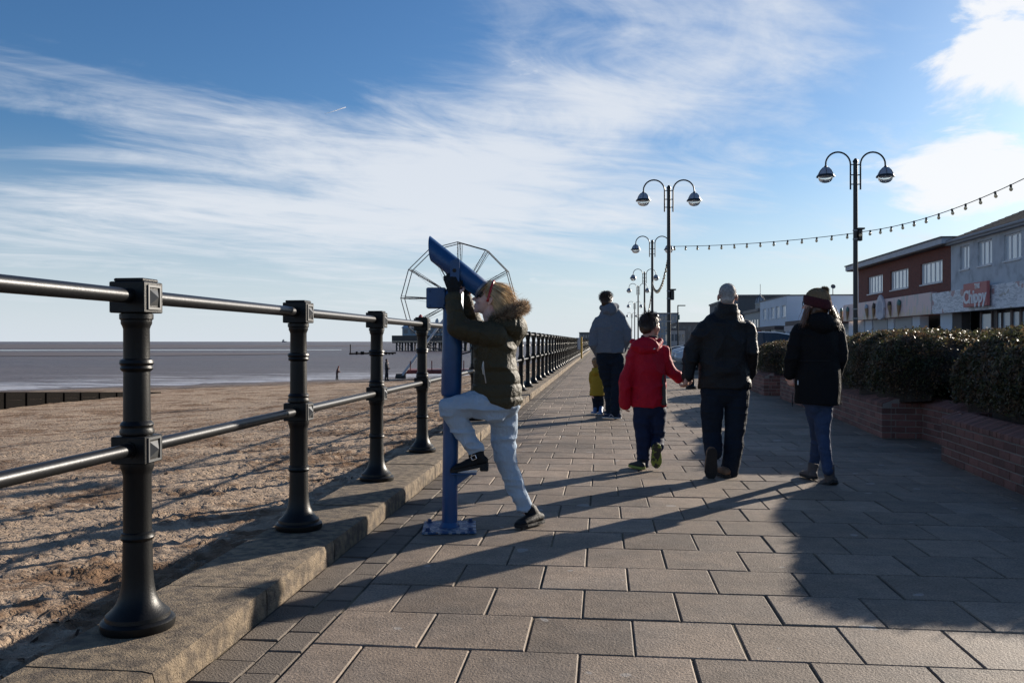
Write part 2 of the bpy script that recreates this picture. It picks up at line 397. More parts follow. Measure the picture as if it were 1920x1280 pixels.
# ================================================================== beach and sea
SEA_Z = -2.72
def sand_z(x, y):
    x = np.asarray(x, dtype=float); y = np.asarray(y, dtype=float)
    s = .7071 * (-x + y); w = np.clip((-x - 2.) / 14., 0, 1); w = w * w * (3 - 2 * w)
    return -.60 - .0281 * np.maximum(s - 3.7, 0) * w
def on_sand(px, py):
    for D in np.arange(3., 200., .1):
        p = pix(px, py, D)
        if p.z <= float(sand_z(p.x, p.y)): break
    return p
def grid_axis(a, b, d0, g, dmax):
    r = [a]; d = d0
    while (r[-1] < b): r.append(r[-1] + d); d = min(d * g, dmax)
    return np.array(r)
def build_sand():
    gx = -grid_axis(1.8, 85, .030, 1.0066, 1.6); gy = np.concatenate([[-6, -2, 0, 1.0, 1.6], grid_axis(2., 170, .034, 1.0055, 1.6)])
    Xg, Yg = np.meshgrid(gx, gy, indexing='ij'); sh = Xg.shape; x, y = Xg.ravel(), Yg.ravel()
    z = sand_z(x, y)
    P = np.stack([x, y, 0 * x], 1)
    fade = np.clip((-x - 1.9) / 1.8, .25, 1)
    z += (fbm(P * .35, 3, 1) - .44) * .16 * fade + (fbm(P * 1.6, 4, 2) - .46) * .045 * fade
    z += (fbm(P * 9, 3, 4) - .44) * .024 * fade
    z = z.reshape(sh)
    # trodden sand: heel and toe dents with pushed up rims
    nd = 15000
    dx = -2.3 - 24 * RNG.random(nd) ** 1.5; dy = 2.0 + 42 * RNG.random(nd) ** 1.4; rr = .035 + .05 * RNG.random(nd); dd = .008 + .022 * RNG.random(nd); an = RNG.normal(.9, .7, nd)
    ax = -gx
    for i in range(nd):
        R = rr[i] * 2.6
        i0, i1 = np.searchsorted(ax, -dx[i] - R), np.searchsorted(ax, -dx[i] + R); j0, j1 = np.searchsorted(gy, dy[i] - R), np.searchsorted(gy, dy[i] + R)
        if i1 - i0 < 2 or j1 - j0 < 2: continue
        u = gx[i0:i1, None] - dx[i]; v = gy[None, j0:j1] - dy[i]; c, s = math.cos(an[i]), math.sin(an[i])
        a = (u * c + v * s) / (rr[i] * 1.5); b = (-u * s + v * c) / (rr[i] * .85); q = a * a + b * b
        z[i0:i1, j0:j1] += -dd[i] * np.exp(-q * 1.3) + dd[i] * .62 * np.exp(-(np.sqrt(q) - 1.45) ** 2 * 5)
    V = np.stack([x, y, z.ravel()], 1); n0, n1 = sh
    idx = np.arange(n0 * n1).reshape(sh); F = np.stack([idx[:-1, :-1], idx[:-1, 1:], idx[1:, 1:], idx[1:, :-1]], -1).reshape(-1, 4)
    return np_mesh('beach_sand', V, F, True)
def sand_material():
    m = bpy.data.materials.new('sand'); m.use_nodes = True; t = NT(m.node_tree); b = t.n['Principled BSDF']
    tc = t.new('ShaderNodeTexCoord'); v = tc.outputs['Object']
    big = t.noise(v, .55, 5, .6); fine = t.noise(v, 26, 5, .7); mid = t.noise(v, 5.5, 5, .65)
    c = t.mix(t.ramp(mid, .3, .7), (.46, .345, .245, 1), (.34, .248, .175, 1))
    c = t.mix(t.m('MULTIPLY', t.ramp(t.m('ADD', t.m('MULTIPLY', big, .75), t.m('MULTIPLY', mid, .35)), .51, .63), .85), c, (.16, .085, .040, 1))   # drifts of weed and shell
    c = t.mix(t.m('MULTIPLY', t.ramp(fine, .60, .70), .6), c, (.09, .055, .035, 1))
    sp = t.new('ShaderNodeSeparateXYZ'); t.l.new(v, sp.inputs[0])
    wet = t.ramp(sp.outputs[2], -2.2, -2.68)
    c = t.mix(wet, c, (.115, .085, .068, 1))
    t.l.new(c, b.inputs['Base Color']); t.l.new(t.ramp(wet, 0, 1, .95, .42), b.inputs['Roughness']); b.inputs['Specular IOR Level'].default_value = .3
    bn = t.new('ShaderNodeBump'); bn.inputs['Strength'].default_value = 1.; bn.inputs['Distance'].default_value = .05
    t.l.new(t.m('ADD', t.m('MULTIPLY', t.ramp(t.noise(v, 11, 4, .6), .36, .56), .7), t.m('MULTIPLY', t.noise(v, 38, 5, .65), .5)), bn.inputs['Height']); t.l.new(bn.outputs[0], b.inputs['Normal']); return m
sand_m = sand_material()
beach = part('beach_sand', build_sand(), sand_m); tag(beach, kind='structure')
# scraps of weed and shell on the sand
def scraps():
    n = 16000; x = -2.4 - 26 * RNG.random(n) ** 1.6; y = 2.2 + 46 * RNG.random(n) ** 1.5
    keep = fbm(np.stack([x * .7, y * .7, 0 * x], 1), 4, 21) > .47; x, y = x[keep], y[keep]; n = len(x)
    me = beach.data; co = np.empty(len(me.vertices) * 3, dtype=np.float32); me.vertices.foreach_get('co', co); co = co.reshape(-1, 3)
    gx = np.unique(-co[:, 0]); gy = np.unique(co[:, 1]); Z = co[:, 2].reshape(len(gx), len(gy))
    i = np.clip(np.searchsorted(gx, -x), 0, len(gx) - 1); j = np.clip(np.searchsorted(gy, y), 0, len(gy) - 1); z = Z[i, j] + .004
    s = (.005 + .014 * RNG.random(n) ** 2); a = RNG.random(n) * 6.28; tl = RNG.normal(0, .5, (n, 2))
    V = []
    for (p, q) in ((-1, -.5), (1, -.35), (.8, .5), (-.7, .4)):
        u = p * s * 1.5; w = q * s
        V.append(np.stack([x + u * np.cos(a) - w * np.sin(a), y + u * np.sin(a) + w * np.cos(a), z + .004 + u * tl[:, 0] + w * tl[:, 1]], 1))
    V = np.stack(V, 1).reshape(-1, 3); F = np.arange(4 * n).reshape(n, 4)
    return np_mesh('weed_scraps', V, F)
tag(part('weed_scraps', scraps(), mat('dry_weed', (.10, .055, .028), .8, isl=.8, spec=.3)), 'small brown scraps of weed and shell strewn over the trodden sand', 'beach debris', kind='stuff')

def sea_material():
    m = bpy.data.materials.new('sea_water'); m.use_nodes = True; t = NT(m.node_tree); b = t.n['Principled BSDF']
    tc = t.new('ShaderNodeTexCoord'); v = tc.outputs['Object']
    mp = t.new('ShaderNodeMapping'); mp.inputs['Scale'].default_value = (.25, 1, 1); mp.inputs['Rotation'].default_value = (0, 0, rad(-8)); t.l.new(v, mp.inputs[0]); w = mp.outputs[0]
    c = t.mix(t.ramp(t.noise(w, .006, 4, .6), .35, .65), (.120, .084, .070, 1), (.084, .066, .064, 1))
    sp = t.new('ShaderNodeSeparateXYZ'); t.l.new(v, sp.inputs[0])
    shore = t.m('MULTIPLY', t.m('ADD', t.m('MULTIPLY', sp.outputs[0], -1.), sp.outputs[1]), .7071)
    foam_glint = t.m('MULTIPLY', t.ramp(shore, 125., 76.), t.ramp(t.m('ADD', t.noise(w, .55, 6, .75), t.ramp(shore, 105., 78., 0., .12)), .51, .64))
    c = t.mix(t.m('MULTIPLY', foam_glint, .75), c, (.55, .55, .58, 1))  # pale foam, with the water's near-shore glint put into the colour too
    t.l.new(c, b.inputs['Base Color']); b.inputs['Roughness'].default_value = .34; b.inputs['Specular IOR Level'].default_value = .11
    bn = t.new('ShaderNodeBump'); bn.inputs['Strength'].default_value = 1.; bn.inputs['Distance'].default_value = .5
    hgt = t.m('ADD', t.noise(w, .9, 5, .65), t.m('MULTIPLY', t.noise(w, .12, 3, .5), 1.5))
    t.l.new(hgt, bn.inputs['Height']); t.l.new(bn.outputs[0], b.inputs['Normal']); return m
sea = MB().quad((-20000, -300, SEA_Z), (-1.9, -300, SEA_Z), (-1.9, 24000, SEA_Z), (-20000, 24000, SEA_Z)).build('sea', sea_material()); tag(sea, kind='structure')
# low sandbanks that the tide has left
bank_m = mat('wet_sandbank', (.125, .092, .075), .5, var=.3, vscale=.01, spec=.3)
shine_m = mat('standing_water', (.10, .10, .11), .12, spec=.6)
def bank(name, rows, z, m):
    """rows of (px, py_near, py_far) read on the water level"""
    b = MB(); A = [gnd(p, yn, SEA_Z) for p, yn, yf in rows]; B = [gnd(p, yf, SEA_Z) for p, yn, yf in rows]
    for i in range(len(rows) - 1):
        vs = [Vector((q.x, q.y, SEA_Z + z)) for q in (A[i], A[i + 1], B[i + 1], B[i])]; b.quad(*vs)
    o = b.build(name, m); tag(o, kind='structure'); return o
bank('sandbank', [(-500, 669, 660.5), (0, 668, 660), (230, 667.5, 661), (420, 666, 661.5), (560, 664, 662)], .10, bank_m)
bank('sandbank', [(-500, 654, 646), (0, 653.5, 645.5), (240, 653, 646), (480, 651.5, 646.5), (700, 649, 647)], .12, bank_m)
bank('tide_pool', [(-500, 658, 656.2), (0, 657.5, 656), (200, 657, 656), (420, 656.8, 655.6), (640, 656.4, 655.5)], .05, shine_m)

# ------------------------------------------------------------------ timber groyne on the left
timber_m = mat('dark_timber', (.009, .008, .0075), .95, spec=.03, var=.4, vscale=6, bump=.6, bscale=30, stretch=(1, 1, 6))
A = on_sand(-260, 792); B = on_sand(150, 752); C = on_sand(300, 737.5)
gro = empty('timber_groyne', (A.x, A.y, A.z))
pts = [A + (B - A) * i / 9 for i in range(10)] + [B + (C - B) * i / 5 for i in range(1, 6)]
tops = [zat(734.5, p.x, p.y) for p in pts]
for i in range(len(pts) - 1):
    p, q = pts[i], pts[i + 1]; d = (q - p); L = d.xy.length; ang = math.atan2(d.y, d.x); zt = (tops[i] + tops[i + 1]) / 2
    nb = 3
    hb = max((zt - min(p.z, q.z)) + .35, .3) / nb
    for k in range(nb):
        MB().box((0, 0, 0), (L + .06, .09, hb - .004), ch=.004).build('plank', timber_m, gro, loc=((p.x + q.x) / 2 - A.x, (p.y + q.y) / 2 - A.y, zt - hb * (k + .5) - A.z), rot=(0, -math.atan2(tops[i + 1] - tops[i], L), ang))
    MB().box((0, 0, -.6), (.2, .22, 1.4), ch=.02).build('post', timber_m, gro, loc=(p.x - A.x, p.y - A.y, tops[i] - .13 - A.z), rot=(0, 0, ang))
tag(gro, 'dark low timber groyne of wide planks half buried in the sand', 'groyne')
# ================================================================== railing along the sea wall
RX, RY0, RS, NP = -1.68, 2.97, 1.665, 74
T = KZ                                            # posts stand on the kerb
def post_parts(seg):
    col = MB().lathe([(.124, 0), (.128, .010), (.128, .030), (.122, .036), (.112, .040), (.110, .054), (.103, .060), (.088, .074), (.074, .094), (.063, .120), (.056, .155), (.0525, .20), (.0505, .318), (.0555, .322), (.059, .331), (.0555, .340), (.0555, .348), (.0495, .352),
                      (.0485, .555), (.054, .575), (.058, .585), (.058, .600), (.05, .602), (.05, .700), (.058, .704), (.060, .714), (.055, .724), (.055, .732), (.058, .738), (.054, .746), (.047, .752),
                      (.0455, .93), (.052, .934), (.057, .943), (.0535, .952), (.0595, .962), (.0565, .973), (.0455, .978), (.0450, 1.085), (.048, 1.095), (.053, 1.105), (.053, 1.117), (.058, 1.122), (.058, 1.140), (.05, 1.142)], seg)
    a = MB()
    a.box((0, 0, 1.199), (.132, .132, .112), ch=.003); a.box((0, 0, 1.2615), (.110, .110, .012), ch=.003)
    b = MB(); b.box((0, 0, .650), (.128, .128, .098), ch=.003)
    def stud(z, w):
        q = MB(); x = .0655 if z > 1 else .0635
        fr = .040
        for (dy, dz, ly, lz) in ((0, fr, 2 * fr + .008, .008), (0, -fr, 2 * fr + .008, .008), (fr, 0, .008, 2 * fr - .008), (-fr, 0, .008, 2 * fr - .008)):
            q.box((x + .002, dy, z + dz), (.008, ly, lz))
        pw = w * .52
        q.add([(x, -pw, z - pw), (x, pw, z - pw), (x, pw, z + pw), (x, -pw, z + pw), (x + .020, 0, z)], [(0, 1, 4), (1, 2, 4), (2, 3, 4), (3, 0, 4)])
        return q
    return col.mesh('column', 40), a.mesh('top_block'), b.mesh('rail_block'), stud(1.199, .058).mesh('stud'), stud(.650, .056).mesh('stud')
stud_m = mat('stud_lit_grey', (.075, .078, .08), .45, var=.4, vscale=40)  # black iron studs, their bright sheen put into a paler grey
near_p = post_parts(28); far_p = post_parts(10)
for ms in (near_p, far_p):
    for me in ms[:3]: me.materials.append(black_iron)
    for me in ms[3:]: me.materials.append(stud_m)
railing = empty('seafront_railing', (RX, RY0, T))
for k in range(-1, NP):
    ms = near_p if k < 8 else far_p
    p = part('post', ms[0], None, railing, loc=(random.uniform(-.003, .003), RS * k, 0), rot=(random.uniform(-.004, .004), random.uniform(-.004, .004), 0))
    part('top_block', ms[1], None, p, loc=(0, 0, 0)); part('rail_block', ms[2], None, p, loc=(0, 0, 0))
    if k < 24: part('stud', ms[3], None, p, loc=(0, 0, 0)); part('stud', ms[4], None, p, loc=(0, 0, 0))
rail_t = MB().tube([(0, .06, 0), (0, RS - .06, 0)], .0265, 18).mesh('rail', 40); rail_t.materials.append(steel)
rail_l = MB().tube([(0, .06, 0), (0, RS - .06, 0)], .0245, 18).mesh('rail', 40); rail_l.materials.append(steel)
collar = MB().tube([(0, .062, 0), (0, .072, 0)], .031, 16).tube([(0, RS - .072, 0), (0, RS - .062, 0)], .031, 16).mesh('collar', 40); collar.materials.append(black_iron)
for k in range(-2, NP - 1):
    for z, me in ((1.203, rail_t), (.652, rail_l)):
        r = part('rail', me, None, railing, loc=(0, RS * k, z))
        if k < 10: part('collar', collar, None, r, loc=(0, 0, 0))
tag(railing, 'black iron seafront railing with steel rails and pyramid studded posts', 'railing')

# yellow marker at the end of the railing's straight
p0 = gnd(1091, 672, 0)
yl = mat('yellow_paint', (.55, .33, .03), .6, var=.2)
yb = empty('yellow_marker_post', (-1.35, p0.y, 0))
MB().lathe([(.06, 0), (.06, 1.42), (.04, 1.45)], 10).build('post', yl, yb, loc=(0, 0, 0)); MB().box((-.22, 0, 1.0), (.3, .05, .8), ch=.01).build('notice_board', mat('white_board', (.6, .6, .6), .6), yb, loc=(0, 0, 0)); MB().box((-.05, .05, .95), (.30, .04, .07)).build('bracket', yl, yb, loc=(0, 0, 0))
tag(yb, 'yellow post with a white board standing against the far railing', 'post')

# ================================================================== coin telescope
def blue_paint():
    m = bpy.data.materials.new('blue_paint'); m.use_nodes = True; t = NT(m.node_tree); b = t.n['Principled BSDF']
    tc = t.new('ShaderNodeTexCoord'); v = tc.outputs['Object']
    c = t.mix(t.ramp(t.noise(v, 9, 5), .3, .7), (.005, .062, .185, 1), (.004, .047, .145, 1))
    t.l.new(c, b.inputs['Base Color']); b.inputs['Roughness'].default_value = .38
    bn = t.new('ShaderNodeBump'); bn.inputs['Strength'].default_value = .12; bn.inputs['Distance'].default_value = .01
    t.l.new(t.noise(v, 70, 3), bn.inputs['Height']); t.l.new(bn.outputs[0], b.inputs['Normal']); return m
blue = blue_paint()
def worn_blue():
    m = bpy.data.materials.new('worn_blue_paint'); m.use_nodes = True; t = NT(m.node_tree); b = t.n['Principled BSDF']
    tc = t.new('ShaderNodeTexCoord'); v = tc.outputs['Object']; n = t.noise(v, 24, 6, .7)
    c = t.mix(t.ramp(n, .50, .56), (.010, .055, .15, 1), (.27, .29, .32, 1)); c = t.mix(t.ramp(t.noise(v, 40, 4), .60, .66), c, (.14, .07, .035, 1))
    t.l.new(c, b.inputs['Base Color']); b.inputs['Roughness'].default_value = .55; return m
wblue = worn_blue()
TD = 5.27
TB = pix(843, 992, TD); TB.z = 0
tel = empty('coin_telescope', TB)
def tp(px, py, d=0.): return pix(px, py, TD + d)
RGT = Vector((CA, SA, 0)); FWD = Vector((-SA, CA, 0)); UP = Vector((0, 0, 1))
MC = Matrix((RGT, FWD, UP)).transposed()          # axes: right, away, up as the photograph sees them
bp = MB().box(TB + Vector((0, 0, .010)), (.325, .325, .014), Matrix.Rotation(YAW + rad(3), 3, 'Z'), ch=.003).build('base_plate', wblue, tel)
for sx in (-1, 1):
    for sy in (-1, 1):
        c = TB + Matrix.Rotation(YAW + rad(3), 3, 'Z') @ Vector((sx * .128, sy * .128, .016))
        MB().lathe([(.02, 0), (.02, .005), (.013, .006), (.013, .018), (.008, .022)], 6, c).build('bolt', mat('blue_bolt', (.02, .05, .13), .5), bp)
p_lo, p_mid, p_hi = TB, tp(846, 737), tp(850.5, 545)
MB().tube([p_lo + UP * .015, p_mid], .0475, 28).build('lower_post', blue, tel, smooth=40)
MB().tube([p_lo + UP * .016, p_lo + UP * .022, p_lo + UP * .045], [.062, .060, .0478], 24).build('weld_collar', blue, tel, smooth=40)
MB().tube([p_mid + (p_lo - p_mid).normalized() * .02, p_mid + (p_lo - p_mid).normalized() * .014, p_mid, p_hi - UP * .012, p_hi], [.050, .058, .0625, .0625, .056], 30).build('upper_post', blue, tel, smooth=40)
bx = MB().box(tp(818.5, 559, .0), (.118, .10, .126), MC, ch=.006).build('coin_box', blue, tel)
MB().box(tp(830, 559, 0), (.05, .075, .105), MC).build('coin_box_neck', blue, tel)
for dx, dz in ((-.042, -.045), (.042, -.045), (-.042, .045), (.042, .045)):
    MB().ell(tp(818.5, 559, -.05) + RGT * dx + UP * dz, (.006, .006, .006), seg=8, rings=5).build('rivet', blue, bx)
# barrel with its slanted hood
b_r, b_f = tp(901, 541, -.03), tp(807.5, 466, .05)
ax = (b_f - b_r).normalized(); ay = ax.cross(FWD).normalized(); 
if ay.z < 0: ay = -ay
az_ = ax.cross(ay).normalized()
brl = MB(); R_ = .0595; seg = 36; Lb = (b_f - b_r).length
def ringb(t, r, slant=0.): return [b_r + ax * (t + slant * math.cos(2 * math.pi * i / seg)) + ay * (r * math.cos(2 * math.pi * i / seg)) + az_ * (r * math.sin(2 * math.pi * i / seg)) for i in range(seg)]
rs = [ringb(-.012, .042), ringb(-.010, .052), ringb(.0, R_), ringb(.20, R_), ringb(Lb, R_, .053), ringb(Lb - .002, R_ - .006, .053), ringb(Lb - .12, R_ - .007), ringb(Lb - .121, .002)]
vs = [p for r in rs for p in r]; fs = [tuple(reversed(range(seg)))]
for k in range(len(rs) - 1):
    for i in range(seg): fs.append((k * seg + i, k * seg + (i + 1) % seg, (k + 1) * seg + (i + 1) % seg, (k + 1) * seg + i))
brl.add(vs, fs); bo = brl.build('barrel', blue, tel, smooth=40)
MB().tube([b_r - ay * .026 - ax * .0, b_r - ay * .028 - ax * .04], [.021, .019], 18).build('eyepiece', mat('black_rubber', (.012, .012, .014), .5), bo, smooth=40)
MB().tube([b_r - ay * .026 + ax * .02, b_r - ay * .028 - ax * .018], [.026, .026], 18).build('eyepiece_tube', blue, bo, smooth=40)
MB().tube([b_r - ax * .003 - az_ * .0, b_r - ax * .016], [.0605, .0605], 30).build('rear_ring', mat('pale_ring', (.16, .17, .20), .4, metal=.3), bo, smooth=40)
# yoke plates and swivel
for s in (-1, 1):
    c0 = tp(853, 540, s * .066); c1 = tp(852.5, 497, s * .066)
    poly = [(-.030, -.02), (.026, -.08), (.028, .108), (.018, .116), (-.028, .100)]
    M_ = Matrix((RGT, UP, -FWD)).transposed()
    MB().prism(poly, -.004, .004, M_, tp(853, 520, s * .068)).build('yoke_plate', blue, tel)
MB().tube([tp(852, 507, -.078), tp(852, 507, .078)], .012, 12).build('pivot_pin', steel, tel, smooth=40)
MB().tube([p_hi - UP * .01, p_hi + UP * .03], [.048, .04], 20).build('swivel', blue, tel, smooth=40)
# foot step
st = MB().box(tp(870, 886, -.02), (.155, .10, .012), MC, ch=.003).build('foot_step', blue, tel)
for i in range(6): MB().box(tp(880 + i * 2.6, 884.2, -.02) + UP * .001, (.0035, .094, .006), MC).build('grip_rib', mat('worn_steel', (.35, .36, .38), .4, metal=.8), st)
MB().prism([(0, 0), (.12, 0), (0, -.09)], -.004, .004, Matrix((RGT, UP, -FWD)).transposed(), tp(848, 888, -.02)).build('gusset', blue, st)
tag(tel, 'blue painted coin telescope on a tall post bolted to the paving', 'telescope')
# ================================================================== brick planters and hedges
brick_m = mat('planter_brick', (.19, .085, .066), .85, var=.35, vscale=16, bump=.6, bscale=110, obj=.34)
mortar_m = mat('mortar', (.25, .21, .18), .95, var=.35, vscale=12, bump=.4, bscale=90)
soil_m = mat('planter_soil', (.05, .035, .025), .95, var=.4, bump=.6, bscale=20)
BL, BH, BD, BJ = .215, .063, .1025, .010
bk_full = MB().box((0, 0, 0), (BL, BD, BH), ch=.0035).mesh('brick'); bk_half = MB().box((0, 0, 0), (BL / 2 - BJ / 2, BD, BH), ch=.0035).mesh('brick')
# sloped coping brick: wall face at y = 0, rises towards the back (+y)
prof = [(0, 0), (.215, 0), (.215, .105), (.155, .108), (.006, .048), (0, .042)]
cp = MB(); n = len(prof); w = .068
cp.add([(sx * w / 2, y, z) for sx in (-1, 1) for y, z in prof], [tuple(range(n)), tuple(reversed(range(n, 2 * n)))] + [(i, n + i, n + (i + 1) % n, (i + 1) % n) for i in range(n)])
bk_cop = cp.mesh('coping_brick')
for me in (bk_full, bk_half, bk_cop): me.materials.append(brick_m)
NC = 5
def brick_wall(parent, o, a, b, courses=NC, coping=True):
    """stretcher bond from a to b (x, y), seen from the side to the left of a->b ... face on that line"""
    a, b = Vector((*a, 0)), Vector((*b, 0)); d = (b - a); L = d.length; t = d / L; nrm = Vector((t.y, -t.x, 0))      # into the wall
    rz = math.atan2(t.y, t.x)
    flip = Matrix.Rotation(rz, 3, 'Z')
    inn = nrm if True else -nrm
    for c in range(courses):
        z = .006 + (BH + BJ) * (c + .5) - BJ / 2; s = 0. if c % 2 == 0 else BL / 2 + BJ / 2
        items = [] if s == 0 else [(BL / 4 - BJ / 4, True)]
        while s + BL <= L + .02: items.append((s + BL / 2, False)); s += BL + BJ
        if L - s > .03: items.append((s + (L - s) / 2, L - s))
        for u, half in items:
            p = a + t * u + inn * (BD / 2 + random.uniform(-.0025, .002)) - o
            bo_ = part('brick', bk_half if half is True else bk_full, None, parent, loc=(p.x, p.y, z), rot=(random.uniform(-.006, .006), random.uniform(-.005, .005), rz + random.uniform(-.006, .006)))
            if isinstance(half, float): bo_.scale = (half / BL, 1, 1)
    zc = .006 + courses * (BH + BJ)
    # mortar core
    m = (a + b) / 2 + inn * (BD / 2 + .03) - o
    MB().box((0, 0, 0), (L - .006, BD + .05, zc - .004), M=None).build('mortar', mortar_m, parent, loc=(m.x, m.y, zc / 2), rot=(0, 0, rz))
    if coping:
        k = int(L / (w + .008)); st = L / k
        for i in range(k):
            p = a + t * (st * (i + .5)) - o
            rr = rz if inn.dot(Vector((-t.y, t.x, 0))) > 0 else rz + math.pi
            part('coping_brick', bk_cop, None, parent, loc=(p.x + inn.x * random.uniform(-.003, .002), p.y, zc + .004 + random.uniform(-.0015, .0015)), rot=(random.uniform(-.008, .008), 0, rr + random.uniform(-.008, .008)))
        m = (a + b) / 2 + inn * .11 - o
        M2 = MB(); M2.add([(sx * (L / 2 - .004), y, z) for sx in (-1, 1) for y, z in ((-.099, 0), (.099, 0), (.099, .098), (.045, .100), (-.099, .040))], [(0, 1, 2, 3, 4), (9, 8, 7, 6, 5), (0, 5, 6, 1), (1, 6, 7, 2), (2, 7, 8, 3), (3, 8, 9, 4), (4, 9, 5, 0)])
        M2.build('coping_mortar', mortar_m, parent, loc=(m.x, m.y, zc), rot=(0, 0, rz if inn.dot(Vector((-t.y, t.x, 0))) > 0 else rz + math.pi))
def planter(name, near, far, depth, label, recess=None):
    """near/far: front corners (x,y); the front looks to -x, ends close towards +x"""
    o = Vector((near[0], near[1], 0)); root = empty(name, o)
    d = (Vector((*far, 0)) - Vector((*near, 0))).normalized(); back = Vector((d.y, -d.x, 0))
    brick_wall(root, o, near, far)                                      # a->b towards +y: the wall lies to the right
    nb = Vector((*near, 0)) + back * depth; fb = Vector((*far, 0)) + back * depth
    s = .012
    brick_wall(root, o, (nb.x, nb.y), (near[0] + back.x * .108, near[1] + back.y * .108))
    fa = Vector((*far, 0)) + back * .108; brick_wall(root, o, (fa.x, fa.y), (fb.x, fb.y))
    if recess: brick_wall(root, o, recess[0], recess[1])
    cs = [Vector((*near, 0)) + back * .2 + d * .15, Vector((*far, 0)) + back * .2 - d * .15, fb - d * .15, nb + d * .15]
    b = MB(); b.quad(*[(p.x - o.x, p.y - o.y, .40) for p in cs]); b.build('soil', soil_m, root, loc=(0, 0, 0))
    tag(root, label, 'planter', 'brick planters along the promenade')
    return root
planter('brick_planter', (2.95, 4.2), (3.25, 8.65), 1.7, 'brown brick planter with sloped coping whose long face runs closest past the boots')
planter('brick_planter', (3.30, 10.57), (3.50, 13.75), 1.5, 'brown brick planter whose dark end wall shows between two hedges', recess=((3.74, 8.6), (3.745, 10.54)))
planter('brick_planter', (3.46, 14.3), (3.56, 17.7), 1.5, 'brown brick planter standing behind the woman in the black coat')
planter('brick_planter', (3.42, 18.66), (3.47, 20.9), 1.5, 'brown brick planter at the end of the row beside the parked cars')

leaf_m = mat('hedge_leaf', (.058, .062, .026), .50, isl=.75, col2=(.120, .074, .040), vscale=7, lo=.44, hi=.62, spec=.4)
def _translucent(m, f):
    t = NT(m.node_tree); b = t.n['Principled BSDF']; out = t.n['Material Output']; tr = t.new('ShaderNodeBsdfTranslucent'); mx = t.new('ShaderNodeMixShader')
    t.l.new(b.inputs['Base Color'].links[0].from_socket, tr.inputs[0]); mx.inputs[0].default_value = f; t.l.new(b.outputs[0], mx.inputs[1]); t.l.new(tr.outputs[0], mx.inputs[2]); t.l.new(mx.outputs[0], out.inputs[0])
_translucent(leaf_m, .35)
twig_m = mat('hedge_twigs', (.035, .024, .016), .9, var=.5, vscale=30, bump=.8, bscale=60)
def hedge(name, c0, c1, hw, ztop, nleaf, seed, label, lsize=.019):
    """clipped hedge between ground points c0 and c1: rounded ends, lumpy top"""
    c0, c1 = np.array(c0, float), np.array(c1, float); L = np.linalg.norm(c1 - c0); t = (c1 - c0) / L; s = np.array([t[1], -t[0]])
    z0 = .44
    def surf(u, th, k=1.0):
        # u along -hw..L+hw, th 0..pi across
        e = np.clip(np.maximum(-u, u - L) / hw, 0, 1); sh = (1 - e ** 2.4) ** .42
        cx, sz = np.cos(th), np.sin(th)
        ox = np.sign(cx) * np.abs(cx) ** .62 * hw * (.30 + .70 * sh) * k; oz = np.abs(sz) ** .55 * (ztop - z0) * sh * k
        P = np.stack([c0[0] + t[0] * u + s[0] * ox, c0[1] + t[1] * u + s[1] * ox, z0 + oz], 1)
        n = fbm(P * 2.1 + seed, 3, seed) - .44; n2 = fbm(P * 8 + seed, 2, seed + 5) - .38
        C = np.stack([c0[0] + t[0] * u, c0[1] + t[1] * u, np.full_like(u, z0 + .25)], 1); d = P - C; d /= np.linalg.norm(d, axis=1)[:, None] + 1e-6
        return P + d * (n * .30 + n2 * .07)[:, None] * np.minimum(1, .4 + sh)[:, None], d
    root = empty(name, (c0[0], c0[1], z0))
    nu, nt = int((L + 2 * hw) / .07), 30
    U, TH = np.meshgrid(np.linspace(-hw * .96, L + hw * .96, nu), np.linspace(0, math.pi, nt), indexing='ij')
    P, _ = surf(U.ravel(), TH.ravel(), .87); idx = np.arange(nu * nt).reshape(nu, nt)
    F = np.stack([idx[:-1, :-1], idx[:-1, 1:], idx[1:, 1:], idx[1:, :-1]], -1).reshape(-1, 4)
    part('stems', np_mesh('stems', P, F, True), twig_m, root)
    rg = np.random.default_rng(seed)
    u = rg.uniform(-hw, L + hw, nleaf); th = rg.uniform(.02, math.pi * .80, nleaf) if True else 0
    th = math.pi - th                                                    # promenade side and top
    P, d = surf(u, th); P = P + d * rg.normal(-.012, .026, nleaf)[:, None]
    a = rg.normal(size=(nleaf, 3)); a /= np.linalg.norm(a, axis=1)[:, None]
    nn = d * .8 + rg.normal(size=(nleaf, 3)) * .6; nn /= np.linalg.norm(nn, axis=1)[:, None]
    a = a - nn * (a * nn).sum(1)[:, None]; a /= np.linalg.norm(a, axis=1)[:, None]; b = np.cross(nn, a)
    ls = lsize * (.6 + .8 * rg.random(nleaf))[:, None]
    V = np.stack([P - a * ls, P + b * ls * .48 + nn * ls * .12, P + a * ls, P - b * ls * .48 + nn * ls * .12], 1).reshape(-1, 3)
    part('foliage', np_mesh('foliage', V, np.arange(4 * nleaf).reshape(-1, 4)), leaf_m, root)
    # bare twigs standing out of the clipped top
    nt_ = nleaf // 5; u = rg.uniform(-hw * .8, L + hw * .8, nt_); th = rg.uniform(.25, 2.2, nt_); th = math.pi - th
    P, d = surf(u, th, .98); dr = d + rg.normal(size=(nt_, 3)) * .45; dr /= np.linalg.norm(dr, axis=1)[:, None]; q = np.cross(dr, rg.normal(size=(nt_, 3))); q /= np.linalg.norm(q, axis=1)[:, None]
    ln = (.03 + .05 * rg.random(nt_))[:, None]
    V = np.stack([P - q * .0018 - dr * .02, P + q * .0018 - dr * .02, P + dr * ln], 1).reshape(-1, 3)
    part('twigs', np_mesh('twigs', V, np.arange(3 * nt_).reshape(-1, 3)), mat('bare_twig', (.20, .13, .085), .8, isl=.5), root)
    tag(root, label, 'hedge', 'clipped hedges in the planters')
